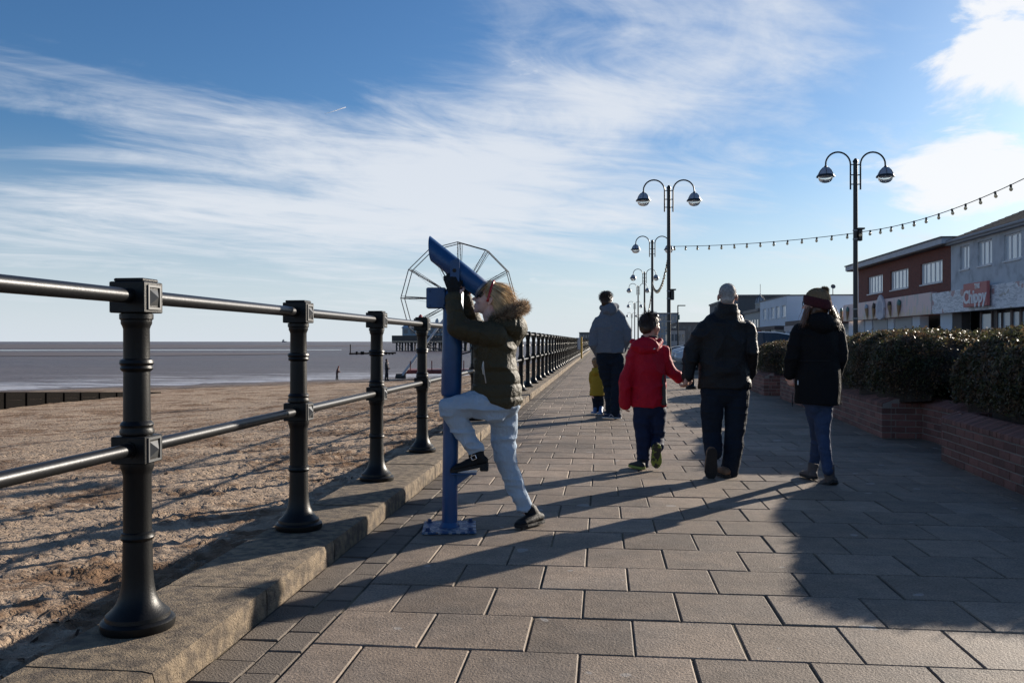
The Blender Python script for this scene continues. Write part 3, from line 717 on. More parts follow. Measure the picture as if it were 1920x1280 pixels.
hedge('hedge', (4.12, 7.05), (4.44, 9.05), .84, 1.21, 60000, 3, 'dark clipped hedge filling the planter that comes closest past the boots')
hedge('hedge', (4.16, 11.05), (4.30, 13.2), .82, 1.25, 45000, 5, 'dark round clipped hedge right beside the woman in the black coat')
hedge('hedge', (5.15, 9.2), (5.15, 16.5), .9, 1.27, 30000, 9, 'long clipped hedge behind the planters, its brown top catching the sun', lsize=.026)
hedge('hedge', (4.25, 15.0), (4.30, 17.2), .78, 1.2, 24000, 6, 'clipped hedge behind the woman, in front of the shuttered shops')
hedge('hedge', (4.20, 19.35), (4.25, 20.3), .74, 1.15, 14000, 8, 'low rounded hedge beside the man in the black jacket, in front of the dark car')

# ================================================================== lamp columns and festoon lights
lampblk = mat('lamp_black', (.010, .011, .013), .4, spec=.5)
dome_m = mat('lamp_dome', (.30, .34, .40), .4, metal=.2); bowl_m = bpy.data.materials.new('lamp_bowl'); bowl_m.use_nodes = True
_b = bowl_m.node_tree.nodes['Principled BSDF']; _b.inputs['Base Color'].default_value = (.85, .88, .9, 1); _b.inputs['Roughness'].default_value = .08; _b.inputs['Transmission Weight'].default_value = .85; _b.inputs['IOR'].default_value = 1.15
LH = 7.0
def lamp(loc, rz, label, box=False, seg=16):
    r = empty('lamp_column', loc, rz)
    MB().lathe([(.11, 0), (.11, .9), (.075, .93), (.07, LH - .08), (.085, LH - .07), (.085, LH - .03), (.03, LH + .05)], 14).build('column', lampblk, r, smooth=40, loc=(0, 0, 0))
    for s in (-1, 1):
        R = .40; cx = .16 + R; zc = LH - .13
        pts = [(s * .16, 0, LH - .95), (s * .16, 0, LH - .2)] + [(s * (cx - R * math.cos(a)), 0, zc - .02 + R * math.sin(a)) for a in [math.pi * i / 14 for i in range(0, 14)]] + [(s * (cx + R), 0, zc - .10)]
        a = MB().tube(pts, .028, 8); 
        arm = a.build('arm', lampblk, r, smooth=40, loc=(0, 0, 0))
        for z in (LH - .15, LH - .48, LH - .78): MB().tube([(s * .05, 0, z), (s * .16, 0, z)], .018, 6).build('strut', lampblk, arm, loc=(0, 0, 0))
        x = s * (cx + R); zt = zc - .1
        h = MB().lathe([(.04, .02), (.06, 0), (.14, -.05), (.23, -.15), (.29, -.28), (.315, -.38), (.30, -.385)], seg).build('lamp_head', dome_m, r, smooth=40, loc=(x, 0, zt)); h.scale = (.78, .78, .72)
        MB().lathe([(.33, -.345), (.37, -.42), (.37, -.44), (.30, -.43), (.30, -.36)], seg).build('rim', lampblk, h, smooth=40, loc=(0, 0, 0))
        MB().lathe([(.045, .06), (.07, .02), (.07, -.02), (.04, -.03)], 10).build('cap', lampblk, h, smooth=40, loc=(0, 0, 0))
        for k in range(6):
            a_ = k * math.pi / 3 + .3
            MB().tube([(q * math.cos(a_), q * math.sin(a_), z) for q, z in ((.06, .0), (.145, -.045), (.235, -.145), (.297, -.28), (.325, -.38))], .011, 4).build('rib', lampblk, h, loc=(0, 0, 0))
        MB().lathe([(.295, -.435), (.29, -.50), (.26, -.58), (.20, -.65), (.12, -.69), (.03, -.705)], seg).build('glass_bowl', bowl_m, h, smooth=60, loc=(0, 0, 0))
    if box:
        MB().box((.13, -.04, box), (.12, .14, .36), ch=.02).box((.15, -.04, box + .21), (.2, .2, .05)).build('junction_box', lampblk, r, loc=(0, 0, 0))
        for z in (box - .14, box + .14, 1.9, 2.2): MB().lathe([(.085, 0), (.085, .04)], 12).build('band', mat('galv_band', (.25, .26, .27), .5, metal=.6), r, loc=(0, 0, z))
    tag(r, label, 'street lamp', 'twin armed lamps along the promenade'); return r
lamps = []
for i, (px, top, D, rz, box, label) in enumerate((
        (1604, 300, 26.8, 0, 4.58, 'tall black twin arm lamp in front of the red brick shop'),
        (1254, 350, 32.2, 0, 2.9, 'tall black twin arm lamp rising behind the boy in red'),
        (1223, 451, 49.5, 0, False, 'black twin arm lamp next along the row past the one behind the boy'),
        (1208.5, 510, 72.5, 0, False, 'small black twin arm lamp in the far row over the boy\'s hair'),
        (1196.5, 536, 90, 0, False, 'small black twin arm lamp in the far row over the boy\'s hair'),
        (1190, 568, 130, 0, False, 'small black twin arm lamp in the far row over the boy\'s hair'),
        (1184.5, 588, 180, 0, False, 'small black twin arm lamp in the far row over the boy\'s hair'))):
    p = pix(px, 640, D); p.z = 0; s = (zat(top, p.x, p.y)) / LH
    o = lamp(p, YAW + rz, label, box, 18 if i < 3 else 10); o.scale = (s, s, s); lamps.append((p, s))
bulb_m = mat('festoon_bulb', (.80, .62, .36), .15, spec=.8); wire_m = mat('festoon_wire', (.03, .03, .03), .6)
bulb_me = MB().ell((0, 0, -.10), (.043, .043, .052), seg=10, rings=7).mesh('bulb', True); bulb_me.materials.append(bulb_m)
sock_me = MB().lathe([(.028, -.055), (.03, .01), (.015, .02)], 8).mesh('socket', True); sock_me.materials.append(wire_m)
def festoon(P, Q, sag, n, label):
    P, Q = Vector(P), Vector(Q); r = empty('festoon_lights', P)
    def at(t): q = P.lerp(Q, t); q.z -= sag * 4 * t * (1 - t); return q
    MB().tube([at(i / 24) - P for i in range(25)], .011, 5).build('cable', wire_m, r, loc=(0, 0, 0))
    for i in range(n):
        p = at((i + .5) / n) - P; a = (random.uniform(-.15, .15), random.uniform(-.15, .15), 0)
        b = part('bulb', bulb_me, None, r, loc=p, rot=a); part('socket', sock_me, None, b, loc=(0, 0, 0))
    tag(r, label, 'string lights', 'festoon lights slung between the lamps')
L1, L2, L3, L4 = [l[0] for l in lamps[:4]]
def on(l, py): return Vector((l.x, l.y, zat(py, l.x, l.y)))
festoon(on(L2, 462), on(L1, 437), .10, 14, 'string of round bulbs slung level between the lamp behind the boy and the brick shop')
R1 = pix(2010, 288, 19.0)
festoon(on(L1, 436), R1, .32, 16, 'string of round bulbs rising from the lamp over the roof of the grey rendered shop')
festoon(on(L3, 528), on(L2, 474), .9, 26, 'drooping string of bulbs seen nearly end on between two lamps in the row')
festoon(on(L4, 566), on(L3, 530), 1.3, 26, 'slack string of bulbs between the farther lamps behind the boy')

# plain street light and bollard
p = pix(1271, 640, 120); p.z = 0; r = empty('street_light', p, YAW)
H_ = zat(573, p.x, p.y)
MB().lathe([(.13, 0), (.10, 1.2), (.08, H_)], 8).build('column', lampblk, r, loc=(0, 0, 0)); MB().box((.5, 0, H_ + .02), (1.1, .2, .14), ch=.02).build('lantern', lampblk, r, loc=(0, 0, 0)); MB().box((.1, 0, H_ - 1.6), (.3, .1, .7)).build('sign', mat('street_sign', (.12, .2, .16), .6), r, loc=(0, 0, 0))
tag(r, 'plain grey street light with a flat lantern beyond the parked cars', 'street light')
p = gnd(1296, 729); r = empty('bollard', p)
MB().lathe([(.13, 0), (.13, .06), (.09, .09), (.075, .12), (.07, .72), (.085, .75), (.085, .80), (.06, .83), (.02, .90)], 14).build('shaft', black_iron, r, smooth=40, loc=(0, 0, 0)); MB().lathe([(.075, 0), (.078, .02), (.078, .07), (.075, .09)], 14).build('band', mat('white_band', (.5, .5, .5), .5), r, loc=(0, 0, .5))
tag(r, 'small black iron bollard behind the joined hands', 'bollard')

# ================================================================== parked cars
tyre_m = mat('tyre', (.012, .012, .012), .8); rim_m = mat('alloy', (.30, .30, .32), .3, metal=.9); cglass = mat('car_glass', (.012, .016, .02), .04, spec=.9); chrome = mat('car_lamp', (.55, .56, .58), .1, spec=.8)
def car(loc, rz, paint, label, tall=1.0):
    """nose towards local +x, length 4.25"""
    r = empty('parked_car', loc, rz); Lc = 2.12
    m = mat('car_paint_%d' % int(paint[0] * 1000 + paint[2] * 77), paint, .25, coat=.8, spec=.5)
    # sections along x: (x, half width low, z low, shoulder z, half width shoulder)
    S = [(-2.12, .70, .42, .82, .66), (-2.05, .80, .30, .98, .74), (-1.6, .86, .24, 1.00, .80), (-.8, .88, .22, .98, .83), (.3, .88, .22, .95, .83), (1.0, .87, .22, .92, .81), (1.6, .84, .25, .84, .76), (1.98, .76, .30, .72, .66), (2.12, .60, .38, .60, .54)]
    b = MB(); k = 12; vs = []
    for x, w0, z0, z1, w1 in S:
        vs += [(x, s * w, z * tall) for s, pts in ((1, ((.0, z0), (w0 * .8, z0), (w0, z0 + .18), (w0 + .005, (z0 + z1) / 2), (w1 + .03, z1 - .05), (w1 - .03, z1 + .01), (.0, z1 + .05))),) for w, z in pts]
        vs += [(x, -w, z * tall) for w, z in ((w1 - .03, z1 + .01), (w1 + .03, z1 - .05), (w0 + .005, (z0 + z1) / 2), (w0, z0 + .18), (w0 * .8, z0))]
    fs = []
    for j in range(len(S) - 1):
        for i in range(k): fs.append((j * k + i, j * k + (i + 1) % k, (j + 1) * k + (i + 1) % k, (j + 1) * k + i))
    fs += [tuple(reversed(range(k))), tuple(range((len(S) - 1) * k, len(S) * k))]
    b.add(vs, fs); b.build('body', m, r, smooth=50, loc=(0, 0, 0))
    # cabin: glass house with roof
    C = [(-2.00, .66, .98, .98), (-1.55, .70, .97, 1.36), (-1.0, .72, .97, 1.46), (-.2, .72, .96, 1.48), (.25, .71, .95, 1.40), (1.12, .68, .92, .94)]
    def house(f0, f1, inset):
        b = MB(); vs = []
        for x, w, z0, z1 in C:
            zt = z0 + (z1 - z0) * f1; zb = z0 + (z1 - z0) * f0; n0 = w - .17 * f0 * min(1, (z1 - z0) / .4); n1 = w - .17 * f1 * min(1, (z1 - z0) / .4)
            vs += [(x, n0 + inset, zb * tall), (x, n1 + inset, zt * tall), (x, -n1 - inset, zt * tall), (x, -n0 - inset, zb * tall)]
        fs = [(j * 4 + i, j * 4 + (i + 1) % 4, (j + 1) * 4 + (i + 1) % 4, (j + 1) * 4 + i) for j in range(len(C) - 1) for i in range(4)] + [(3, 2, 1, 0), tuple(range(len(vs) - 4, len(vs)))]
        return b.add(vs, fs)
    house(0, .985, 0).build('windows', cglass, r, smooth=30, loc=(0, 0, 0))
    rf = MB(); C2 = [(-1.80, .50, 1.20), (-1.55, .54, 1.375), (-1.0, .565, 1.472), (-.2, .565, 1.492), (.28, .55, 1.405)]
    vs = []
    for x, w_, z in C2: vs += [(x, w_, (z - .03) * tall), (x, w_ * .8, (z + .006) * tall), (x, -w_ * .8, (z + .006) * tall), (x, -w_, (z - .03) * tall)]
    rf.add(vs, [(j * 4 + i, j * 4 + i + 1, (j + 1) * 4 + i + 1, (j + 1) * 4 + i) for j in range(len(C2) - 1) for i in range(3)]); rf.build('roof', m, r, smooth=40, loc=(0, 0, 0))
    for s in (-1, 1):
        for (x0, z0, x1, z1, x2) in ((.26, 1.39, 1.14, .93, 0), (-.55, 1.46, -.62, .96, 0), (-1.55, 1.35, -1.98, .97, 0)):
            MB().tube([(x0, s * .572, z0 * tall), (x1, s * .712, z1 * tall)], .035, 5).build('pillar', m, r, loc=(0, 0, 0))
        for x in (-1.32, 1.32):
            t = MB().tube([(0, -.10, 0), (0, .10, 0)], .315, 20).build('wheel', tyre_m, r, smooth=40, loc=(x, s * .79, .315))
            MB().tube([(0, s * .085, 0), (0, s * .106, 0)], .21, 14).build('rim', rim_m, t, loc=(0, 0, 0))
        MB().ell((1.93, s * .58, .66 * tall), (.16, .15, .07)).build('headlight', chrome, r, smooth=True, loc=(0, 0, 0))
        MB().ell((.95, s * .93, .99 * tall), (.06, .10, .07)).build('door_mirror', m, r, smooth=True, loc=(0, 0, 0))
        MB().box((-2.06, s * .62, .84 * tall), (.08, .16, .14), ch=.01).build('tail_light', mat('tail_red', (.25, .01, .01), .2), r, loc=(0, 0, 0))
    MB().box((2.09, 0, .50), (.06, .9, .14), ch=.01).build('grille', tyre_m, r, loc=(0, 0, 0))
    MB().box((2.135, 0, .44), (.02, .5, .1)).build('number_plate', mat('plate', (.6, .6, .6), .4), r, loc=(0, 0, 0))
    return tag(r, label, 'car', 'cars parked beside the promenade')
for (px, D, col, label, tall) in ((1288, 31., (.010, .012, .018), 'dark blue car parked behind the man in the black jacket', 1.0),
                                  (1266, 35., (.50, .52, .54), 'white car in the parked row, closest to the dark blue one', .98), (1260, 39., (.42, .44, .46), 'silver white car parked in the middle of the row', .98),
                                  (1256, 43.5, (.55, .56, .58), 'white car at the far side of the parked row', .98), (1250, 48, (.05, .06, .08), 'dark car far along the parked row beside the lamp', 1.0)):
    p = pix(px, 640, D); car((p.x + 2.15, p.y, 0), math.pi + rad(-12), col, label, tall)
# ================================================================== shops on the right (fronts look to -x along x = FX)
FX = 18.0
redbrick = bpy.data.materials.new('red_brick_wall'); redbrick.use_nodes = True
def _rb():
    t = NT(redbrick.node_tree); b = t.n['Principled BSDF']; tc = t.new('ShaderNodeTexCoord'); sp = t.new('ShaderNodeSeparateXYZ'); t.l.new(tc.outputs['Object'], sp.inputs[0])
    br = t.new('ShaderNodeTexBrick'); t.l.new(t.comb(t.m('ADD', sp.outputs[0], sp.outputs[1]), sp.outputs[2], 0.), br.inputs['Vector'])
    br.inputs['Color1'].default_value = (.22, .062, .042, 1); br.inputs['Color2'].default_value = (.155, .045, .033, 1); br.inputs['Mortar'].default_value = (.16, .10, .08, 1)
    br.inputs['Scale'].default_value = 1; br.inputs['Mortar Size'].default_value = .008; br.inputs['Brick Width'].default_value = .225; br.inputs['Row Height'].default_value = .075
    t.l.new(br.outputs['Color'], b.inputs['Base Color']); b.inputs['Roughness'].default_value = .85
_rb()
render_m = mat('grey_render', (.54, .56, .58), .9, var=.20, vscale=1.4, bump=.3, bscale=40, col2=(.34, .355, .37), lo=.45, hi=.75)
pale_m = mat('pale_render', (.66, .70, .75), .9, var=.12, vscale=.8); white_m = mat('white_upvc', (.62, .63, .64), .5, var=.06); pane_m = mat('window_pane', (.10, .12, .14), .05, spec=1.0)
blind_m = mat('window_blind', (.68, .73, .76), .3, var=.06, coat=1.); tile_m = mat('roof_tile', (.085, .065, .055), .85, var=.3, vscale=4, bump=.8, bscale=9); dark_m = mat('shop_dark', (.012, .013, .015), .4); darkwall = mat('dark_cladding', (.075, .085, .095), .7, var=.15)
shut_m = mat('roller_shutter', (.30, .32, .34), .5, var=.1, stretch=(1, 1, 12)); lead_m = mat('lead_flashing', (.10, .10, .11), .6)
def box_wall(b, x0, x1, y0, y1, z0, z1): b.box(((x0 + x1) / 2, (y0 + y1) / 2, (z0 + z1) / 2), (abs(x1 - x0), abs(y1 - y0), z1 - z0))
def facade(parent, m, y0, y1, z0, z1, holes, x=FX, th=.25):
    """wall on x..x+th with window holes (ya, yb, za, zb)"""
    ys = sorted({y0, y1, *[h[0] for h in holes], *[h[1] for h in holes]}); b = MB()
    for a, c in zip(ys, ys[1:]):
        hs = sorted([(h[2], h[3]) for h in holes if h[0] <= a + 1e-6 and h[1] >= c - 1e-6]); z = z0
        for h0, h1 in hs: box_wall(b, x, x + th, a, c, z, h0); z = h1
        box_wall(b, x, x + th, a, c, z, z1)
    return b.build('wall', m, parent)
def window(parent, y0, y1, z0, z1, lights, x=FX, transom=None, blind=True):
    w = MB(); f = .07; xx = x + .08
    for (a, c, d, e) in ((y0, y1, z0, z0 + f), (y0, y1, z1 - f, z1), (y0, y0 + f, z0 + f, z1 - f), (y1 - f, y1, z0 + f, z1 - f)): box_wall(w, xx, xx + .07, a, c, d, e)
    o = w.build('window_frame', white_m, parent); st = (y1 - y0) / lights
    for i in range(lights):
        if i: b = MB(); box_wall(b, xx + .003, xx + .068, y0 + st * i - .035, y0 + st * i + .035, z0 + f + .002, z1 - f - .002); b.build('mullion', white_m, o)
        b = MB(); ya, yb = y0 + st * i + .036, y0 + st * (i + 1) - .036; box_wall(b, xx + .03, xx + .045, max(ya, y0 + f), min(yb, y1 - f), z0 + f, z1 - f); b.build('pane', blind_m if blind else pane_m, o)
    b = MB(); box_wall(b, x - .06, x + .10, y0 - .05, y1 + .05, z0 - .07, z0 - .002); b.build('sill', white_m, o)
    return o
Y = lambda px: yat(px, FX)
# --- red brick shop
r = empty('brick_shop', (FX, Y(1783), 0)); ya, yb = Y(1783) + .05, Y(1610)
wins = [(Y(1767), Y(1726), 4.34, 5.52), (Y(1703), Y(1669.5), 4.34, 5.50), (Y(1655), Y(1627), 4.34, 5.50)]
facade(r, redbrick, ya, yb, 3.3, 6.15, wins)
for wn in wins: window(r, *wn, 5)
b = MB(); box_wall(b, FX + .25, FX + 9, ya, ya + .2, 0, 6.15); box_wall(b, FX + .25, FX + 9, yb - .2, yb, 0, 6.15); b.build('side_wall', redbrick, r)
b = MB(); box_wall(b, FX - .55, FX + 9, ya - .3, yb + 1.3, 6.20, 6.50); b.build('roof_edge', mat('white_fascia_board', (.50, .51, .53), .7, var=.25, vscale=2), r)
b = MB(); box_wall(b, FX - .62, FX + 9, ya - .35, yb + 1.35, 6.503, 6.57); b.build('roof', lead_m, r)
b = MB(); box_wall(b, FX - .5, FX, ya - .2, yb + 1.2, 6.14, 6.197); b.build('soffit', mat('soffit_brown', (.16, .13, .11), .8), r)
b = MB(); box_wall(b, FX + .02, FX + .3, yb + .003, yb + 1.0, 3.4, 6.14); b.build('corner_panel', mat('pale_panel', (.42, .44, .47), .7), r)
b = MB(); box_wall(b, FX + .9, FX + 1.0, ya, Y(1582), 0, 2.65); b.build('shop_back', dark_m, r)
ys = [Y(q) for q in (1746, 1724, 1709, 1676, 1663, 1635, 1621, 1605, 1590)]
for i, (a, c) in enumerate(zip(ys, ys[1:])):
    b = MB()
    if i in (2, 4):
        box_wall(b, FX + .06, FX + .12, a + .1, c - .1, .05, 2.6); s = b.build('roller_shutter', shut_m, r)
        for k in range(16):
            q = MB(); box_wall(q, FX + .045, FX + .06, a + .1, c - .1, .06 + k * .16, .06 + k * .16 + .13); q.build('slat', shut_m, s)
    elif i != 0:
        box_wall(b, FX + .02, FX + .5, a + (.1 if i != 1 else 0), c - .1, 0, 2.6); b.build('shopfront_panel', pale_m if i % 2 else render_m, r)
tag(r, 'red brick two storey shop with flat overhanging roof and three wide windows', 'building')
# pink ice cream fascia and its cones
def pink():
    m = bpy.data.materials.new('pink_fascia'); m.use_nodes = True; t = NT(m.node_tree); b = t.n['Principled BSDF']
    tc = t.new('ShaderNodeTexCoord'); sp = t.new('ShaderNodeSeparateXYZ'); t.l.new(tc.outputs['Object'], sp.inputs[0])
    n = t.noise(t.comb(t.m('MULTIPLY', sp.outputs[1], 1.4), 0., 0.), 1.5, 2)
    lim = t.m('ADD', t.m('MULTIPLY', n, 2.2), -.75)                # icing runs down in drips
    d = t.m('ADD', sp.outputs[2], lim)
    c = t.mix(t.ramp(d, -.02, .04), (.74, .55, .42, 1), (.76, .55, .52, 1))
    dr = t.m('MULTIPLY', t.ramp(t.noise(t.comb(t.m('MULTIPLY', sp.outputs[1], 2.2), t.m('MULTIPLY', sp.outputs[2], .6), 4.), 1.4, 2), .55, .62), .5)
    c = t.mix(dr, c, (.38, .46, .42, 1)); t.l.new(c, b.inputs['Base Color']); b.inputs['Roughness'].default_value = .5; return m
YF = lambda px: yat(px, FX - .45)
fa, fb = YF(1746.5) + .03, YF(1581)
r = empty('ice_cream_fascia', (FX - .3, (fa + fb) / 2, 3.2)); M_ = MB(); M_.box((0, 0, 0), (.3, fb - fa, 1.18), ch=.01).build('board', pink(), r, loc=(0, 0, 0))
cone_m = mat('wafer', (.33, .20, .10), .7, var=.2, vscale=20); 
def cone_sign(px, scoop, flip):
    y = yat(px, FX - .55) - (fa + fb) / 2; M0 = Matrix.Rotation(rad(12 if flip else -12), 3, 'X')
    c = MB().lathe([(.02, -.75), (.25, .12), (.26, .16), (.20, .17)], 14, (0, 0, 0), M0).build('cone', cone_m, r, smooth=40, loc=(-.22, y, -.02)); c.scale = (.42, .85, .85)
    MB().ell(M0 @ Vector((0, 0, .27)), (.25, .25, .24)).ell(M0 @ Vector((.0, .08, .42)), (.15, .15, .12)).build('scoop', scoop, c, smooth=True, loc=(0, 0, 0))
ch, mint, van = mat('chocolate', (.05, .028, .02), .5), mat('mint', (.10, .20, .18), .5), mat('blue_scoop', (.28, .34, .42), .5)
for px, sc, fl in ((1684, mint, True), (1667, ch, False), (1637, ch, True), (1624, van, False), (1588, mint, True), (1577, mint, False)): cone_sign(px, sc, fl)
# white shell shaped crest
sh = [(0, -.62), (.30, -.60), (.42, -.50), (.52, -.56), (.60, -.40), (.62, -.1), (.70, 0), (.62, .25), (.52, .30), (.48, .48), (.36, .46), (.30, .62), (.18, .58), (.10, .72), (0, .66)]
poly = sh + [(-x, y) for x, y in reversed(sh[1:-1])]
cr = MB().prism(poly, -.06, .06, Matrix(((0, 0, 1), (1, 0, 0), (0, 1, 0))), (0, 0, 0)).build('crest', mat('crest_white', (.58, .55, .58), .6), r, loc=(-.24, yat(1650.5, FX - .55) - (fa + fb) / 2, .05)); cr.scale = (1, 1.15, 1.15)
for k in range(7): MB().box((-.065, (k - 3) * .13, -.02 + .05 * (3 - abs(k - 3))), (.03, .035, .62), ch=.01).build('flute', mat('crest_white', (.58, .55, .58), .6), cr, loc=(0, 0, 0))
tag(r, 'long pink shop fascia with dripping icing, cones and a white shell crest', 'shop sign')
# --- grey rendered shop
y1 = Y(1783); y0 = 27.5
r = empty('rendered_shop', (FX, y1, 0)); wins = [(Y(1817.5), Y(1800), 4.75, 5.92), (Y(1860), Y(1833), 4.75, 5.92), (Y(1914.5), Y(1882), 4.75, 5.92), (Y(1990), Y(1945), 4.75, 5.92)]
facade(r, render_m, y0, y1, 3.5, 6.2, wins)
for wn, k in zip(wins, (2, 3, 3, 3)): window(r, *wn, k)
b = MB(); box_wall(b, FX + .25, FX + 8, y1 - .2, y1, 0, 6.1); box_wall(b, FX + .25, FX + 8, y0, y0 + .2, 0, 6.1); b.build('side_wall', render_m, r)
zr, xr = 7.75, FX + 3.2
rf = MB(); rf.add([(FX - .35, y0 - .2, 6.28), (FX - .35, y1 + .1, 6.28), (xr, y1 - 1.0, zr), (xr, y0 - .2, zr), (FX + 7, y1 + .1, 6.28), (FX + 7, y0 - .2, 6.28)], [(0, 3, 2, 1), (3, 5, 4, 2), (1, 2, 4)]); ro = rf.build('roof', tile_m, r)
slope = math.atan2(zr - 6.28, xr - FX + .35)
for k in range(12):                                                  # courses of tiles
    f_ = k / 12; x = FX - .35 + (xr - FX + .35) * f_; z = 6.28 + (zr - 6.28) * f_
    b = MB(); b.box((x + .16, (y0 + y1) / 2 - .5 * f_, z + .095), (.33, y1 - y0 - 1.0 * f_, .03), Matrix.Rotation(-slope + .06, 3, 'Y')); b.build('tile_course', tile_m, ro)
b = MB(); b.tube([(FX - .32, y0 - .2, 6.25), (FX - .32, y1 + .1, 6.25)], .075, 8); b.build('gutter', mat('gutter_grey', (.32, .33, .35), .6), r)
b = MB(); box_wall(b, FX - .28, FX, y0, y1, 6.10, 6.22); b.build('soffit', mat('grey_soffit', (.35, .36, .38), .7), r)
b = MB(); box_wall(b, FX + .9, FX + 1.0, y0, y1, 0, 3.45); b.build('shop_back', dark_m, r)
for (pa, pb, kind) in ((1746, 1783.5, 'p'), (1784, 1801, 'd'), (1838, 1857, 'w'), (1861, 1866, 'd'), (1868, 1876, 'w'), (1878, 1893, 'w'), (1897, 1910, 'w'), (1914, 1930, 'w'), (1934, 1952, 'w')):
    a, c = Y(pb), Y(pa); b = MB()
    if kind == 'p': box_wall(b, FX + .03, FX + .5, Y(1784), Y(1762), 0, 2.62); b.build('shopfront_panel', pale_m, r)
    elif kind == 'd': box_wall(b, FX + .05, FX + .45, a, c, 0, 2.62); b.build('pier', mat('brown_pier', (.07, .055, .05), .7), r)
    else:
        box_wall(b, FX + .08, FX + .12, a, c, .9, 1.62); box_wall(b, FX + .08, FX + .12, a, c, 1.72, 2.45); o = b.build('shop_window', mat('bright_pane', (.50, .54, .55), .25, spec=.8), r)
        q = MB()
        box_wall(q, FX + .02, FX + .14, a - .09, a - .002, 0, 2.55); box_wall(q, FX + .02, FX + .14, c + .002, c + .09, 0, 2.55); box_wall(q, FX + .025, FX + .13, a, c, 1.625, 1.715); q.build('frame', mat('frame_brown', (.12, .08, .07), .6), o)
tag(r, 'grey rendered two storey shop with pitched tile roof and white windows', 'building')
def newsprint():
    m = bpy.data.materials.new('printed_fascia'); m.use_nodes = True; t = NT(m.node_tree); b = t.n['Principled BSDF']; tc = t.new('ShaderNodeTexCoord'); v = tc.outputs['Object']
    mp = t.new('ShaderNodeMapping'); mp.inputs['Scale'].default_value = (1, .5, 2.6); mp.inputs['Rotation'].default_value = (.35, 0, 0); t.l.new(v, mp.inputs[0])
    c = t.mix(t.ramp(t.noise(mp.outputs[0], 4.5, 5, .7, .8), .46, .58), (.78, .78, .80, 1), (.46, .47, .50, 1))
    c = t.mix(t.m('MULTIPLY', t.ramp(t.noise(v, 1.5, 2), .63, .66), .8), c, (.42, .20, .19, 1)); v2 = t.new('ShaderNodeVectorMath', operation='ADD'); t.l.new(v, v2.inputs[0]); v2.inputs[1].default_value = (7, 3, 5)
    c = t.mix(t.m('MULTIPLY', t.ramp(t.noise(v2.outputs[0], 1.3, 2), .64, .67), .7), c, (.33, .27, .20, 1))
    t.l.new(c, b.inputs['Base Color']); b.inputs['Roughness'].default_value = .5; return m
fb2, fa2 = YF(1746.5) - .03, 27.0
r = empty('printed_fascia', (FX - .28, (fa2 + fb2) / 2, 3.16)); MB().box((0, 0, 0), (.3, fb2 - fa2, 1.1), ch=.01).build('board', newsprint(), r, loc=(0, 0, 0))
tag(r, 'long newsprint patterned fascia along the front of the rendered shop', 'shop sign')
def text(s, size, m, parent, loc, rot, bold=.012, name='lettering'):
    cu = bpy.data.curves.new('text', 'FONT'); cu.body = s; cu.size = size; cu.extrude = .02; cu.offset = bold; cu.align_x = 'CENTER'; cu.align_y = 'CENTER'; cu.resolution_u = 3
    o = bpy.data.objects.new('text', cu); COL.objects.link(o); dg = bpy.context.evaluated_depsgraph_get(); me = bpy.data.meshes.new_from_object(o.evaluated_get(dg)); bpy.data.objects.remove(o)
    me.materials.clear(); return part(name, me, m, parent, loc=loc, rot=rot)
XS = FX - .66; sa, sb = yat(1850, XS), yat(1806, XS); z1_, z0_ = zat(533, XS, sb), zat(576.5, XS, sb); hs = z1_ - z0_
r = empty('shop_name_sign', (XS + .07, (sa + sb) / 2, (z0_ + z1_) / 2))
MB().box((0, 0, 0), (.14, sb - sa, hs), ch=.012).build('board', mat('sign_red', (.52, .16, .145), .55, var=.08), r, loc=(0, 0, 0))
wl = mat('sign_white', (.8, .77, .77), .5)
text('Chippy', .86, wl, r, (-.075, .0, -.12), (rad(90), 0, rad(-90)), .026); text('THE', .30, wl, r, (-.075, -.30, .37), (rad(90), 0, rad(-90)), .014)
tag(r, 'square red hanging shop sign with white lettering above the shop windows', 'shop sign')

# --- low shops, the long pale building and what stands behind
Yp = lambda px: yat(px, FX + .5)
r = empty('low_shop', (FX + .5, Yp(1580), 0)); b = MB(); box_wall(b, FX + .9, FX + 9, Y(1582) + .2, Y(1478), 0, 2.9); b.build('wall', pale_m, r)
b = MB(); box_wall(b, FX - .4, FX + .9, Y(1582) + 1, Y(1480), 2.55, 3.05); b.build('canopy', mat('brown_canopy', (.085, .06, .055), .7), r)
b = MB(); box_wall(b, FX - .6, FX - .42, Y(1560), Y(1482), 2.1, 2.6); b.build('valance', mat('pale_valance', (.52, .46, .45), .8), r)
b = MB(); box_wall(b, FX + 1.4, FX + 5, Y(1574), Y(1492), 2.903, 3.5); b.build('roof_light', mat('roof_white', (.45, .48, .52), .7), r)
for pa, pb in ((1578, 1566), (1560, 1545), (1535, 1520), (1510, 1495)):
    b = MB(); box_wall(b, FX + .82, FX + .89, Y(pa), Y(pb), .3, 2.3); b.build('shop_window', mat('bright_pane', (.50, .54, .55), .25, spec=.8), r)
tag(r, 'single storey shop with brown canopy beside the brick shop', 'building')
r = empty('pale_building', (FX + .5, Y(1476), 0)); ya, yb = Y(1475.5), Y(1425)
wins = []
for pa, pb in ((1473, 1465.5), (1461, 1454.5), (1451.5, 1445.5), (1442, 1439.5), (1436, 1430.5)): wins.append((Y(pa), Y(pb), 3.55, 4.75))
facade(r, pale_m, ya, yb, 0, 5.6, wins, x=FX)
for wn in wins: window(r, *wn, 2, x=FX)
b = MB(); box_wall(b, FX + .25, FX + 7.2, ya, ya + .25, 0, 5.6); b.build('end_wall', pale_m, r); b = MB(); box_wall(b, FX - .06, FX + 7.3, ya - .06, yb, 5.605, 5.72); b.build('roof', lead_m, r)
b = MB(); box_wall(b, FX - 1.1, FX - .02, ya + .5, yb, 2.35, 2.7); b.build('canopy', mat('brown_canopy', (.085, .06, .055), .7), r)
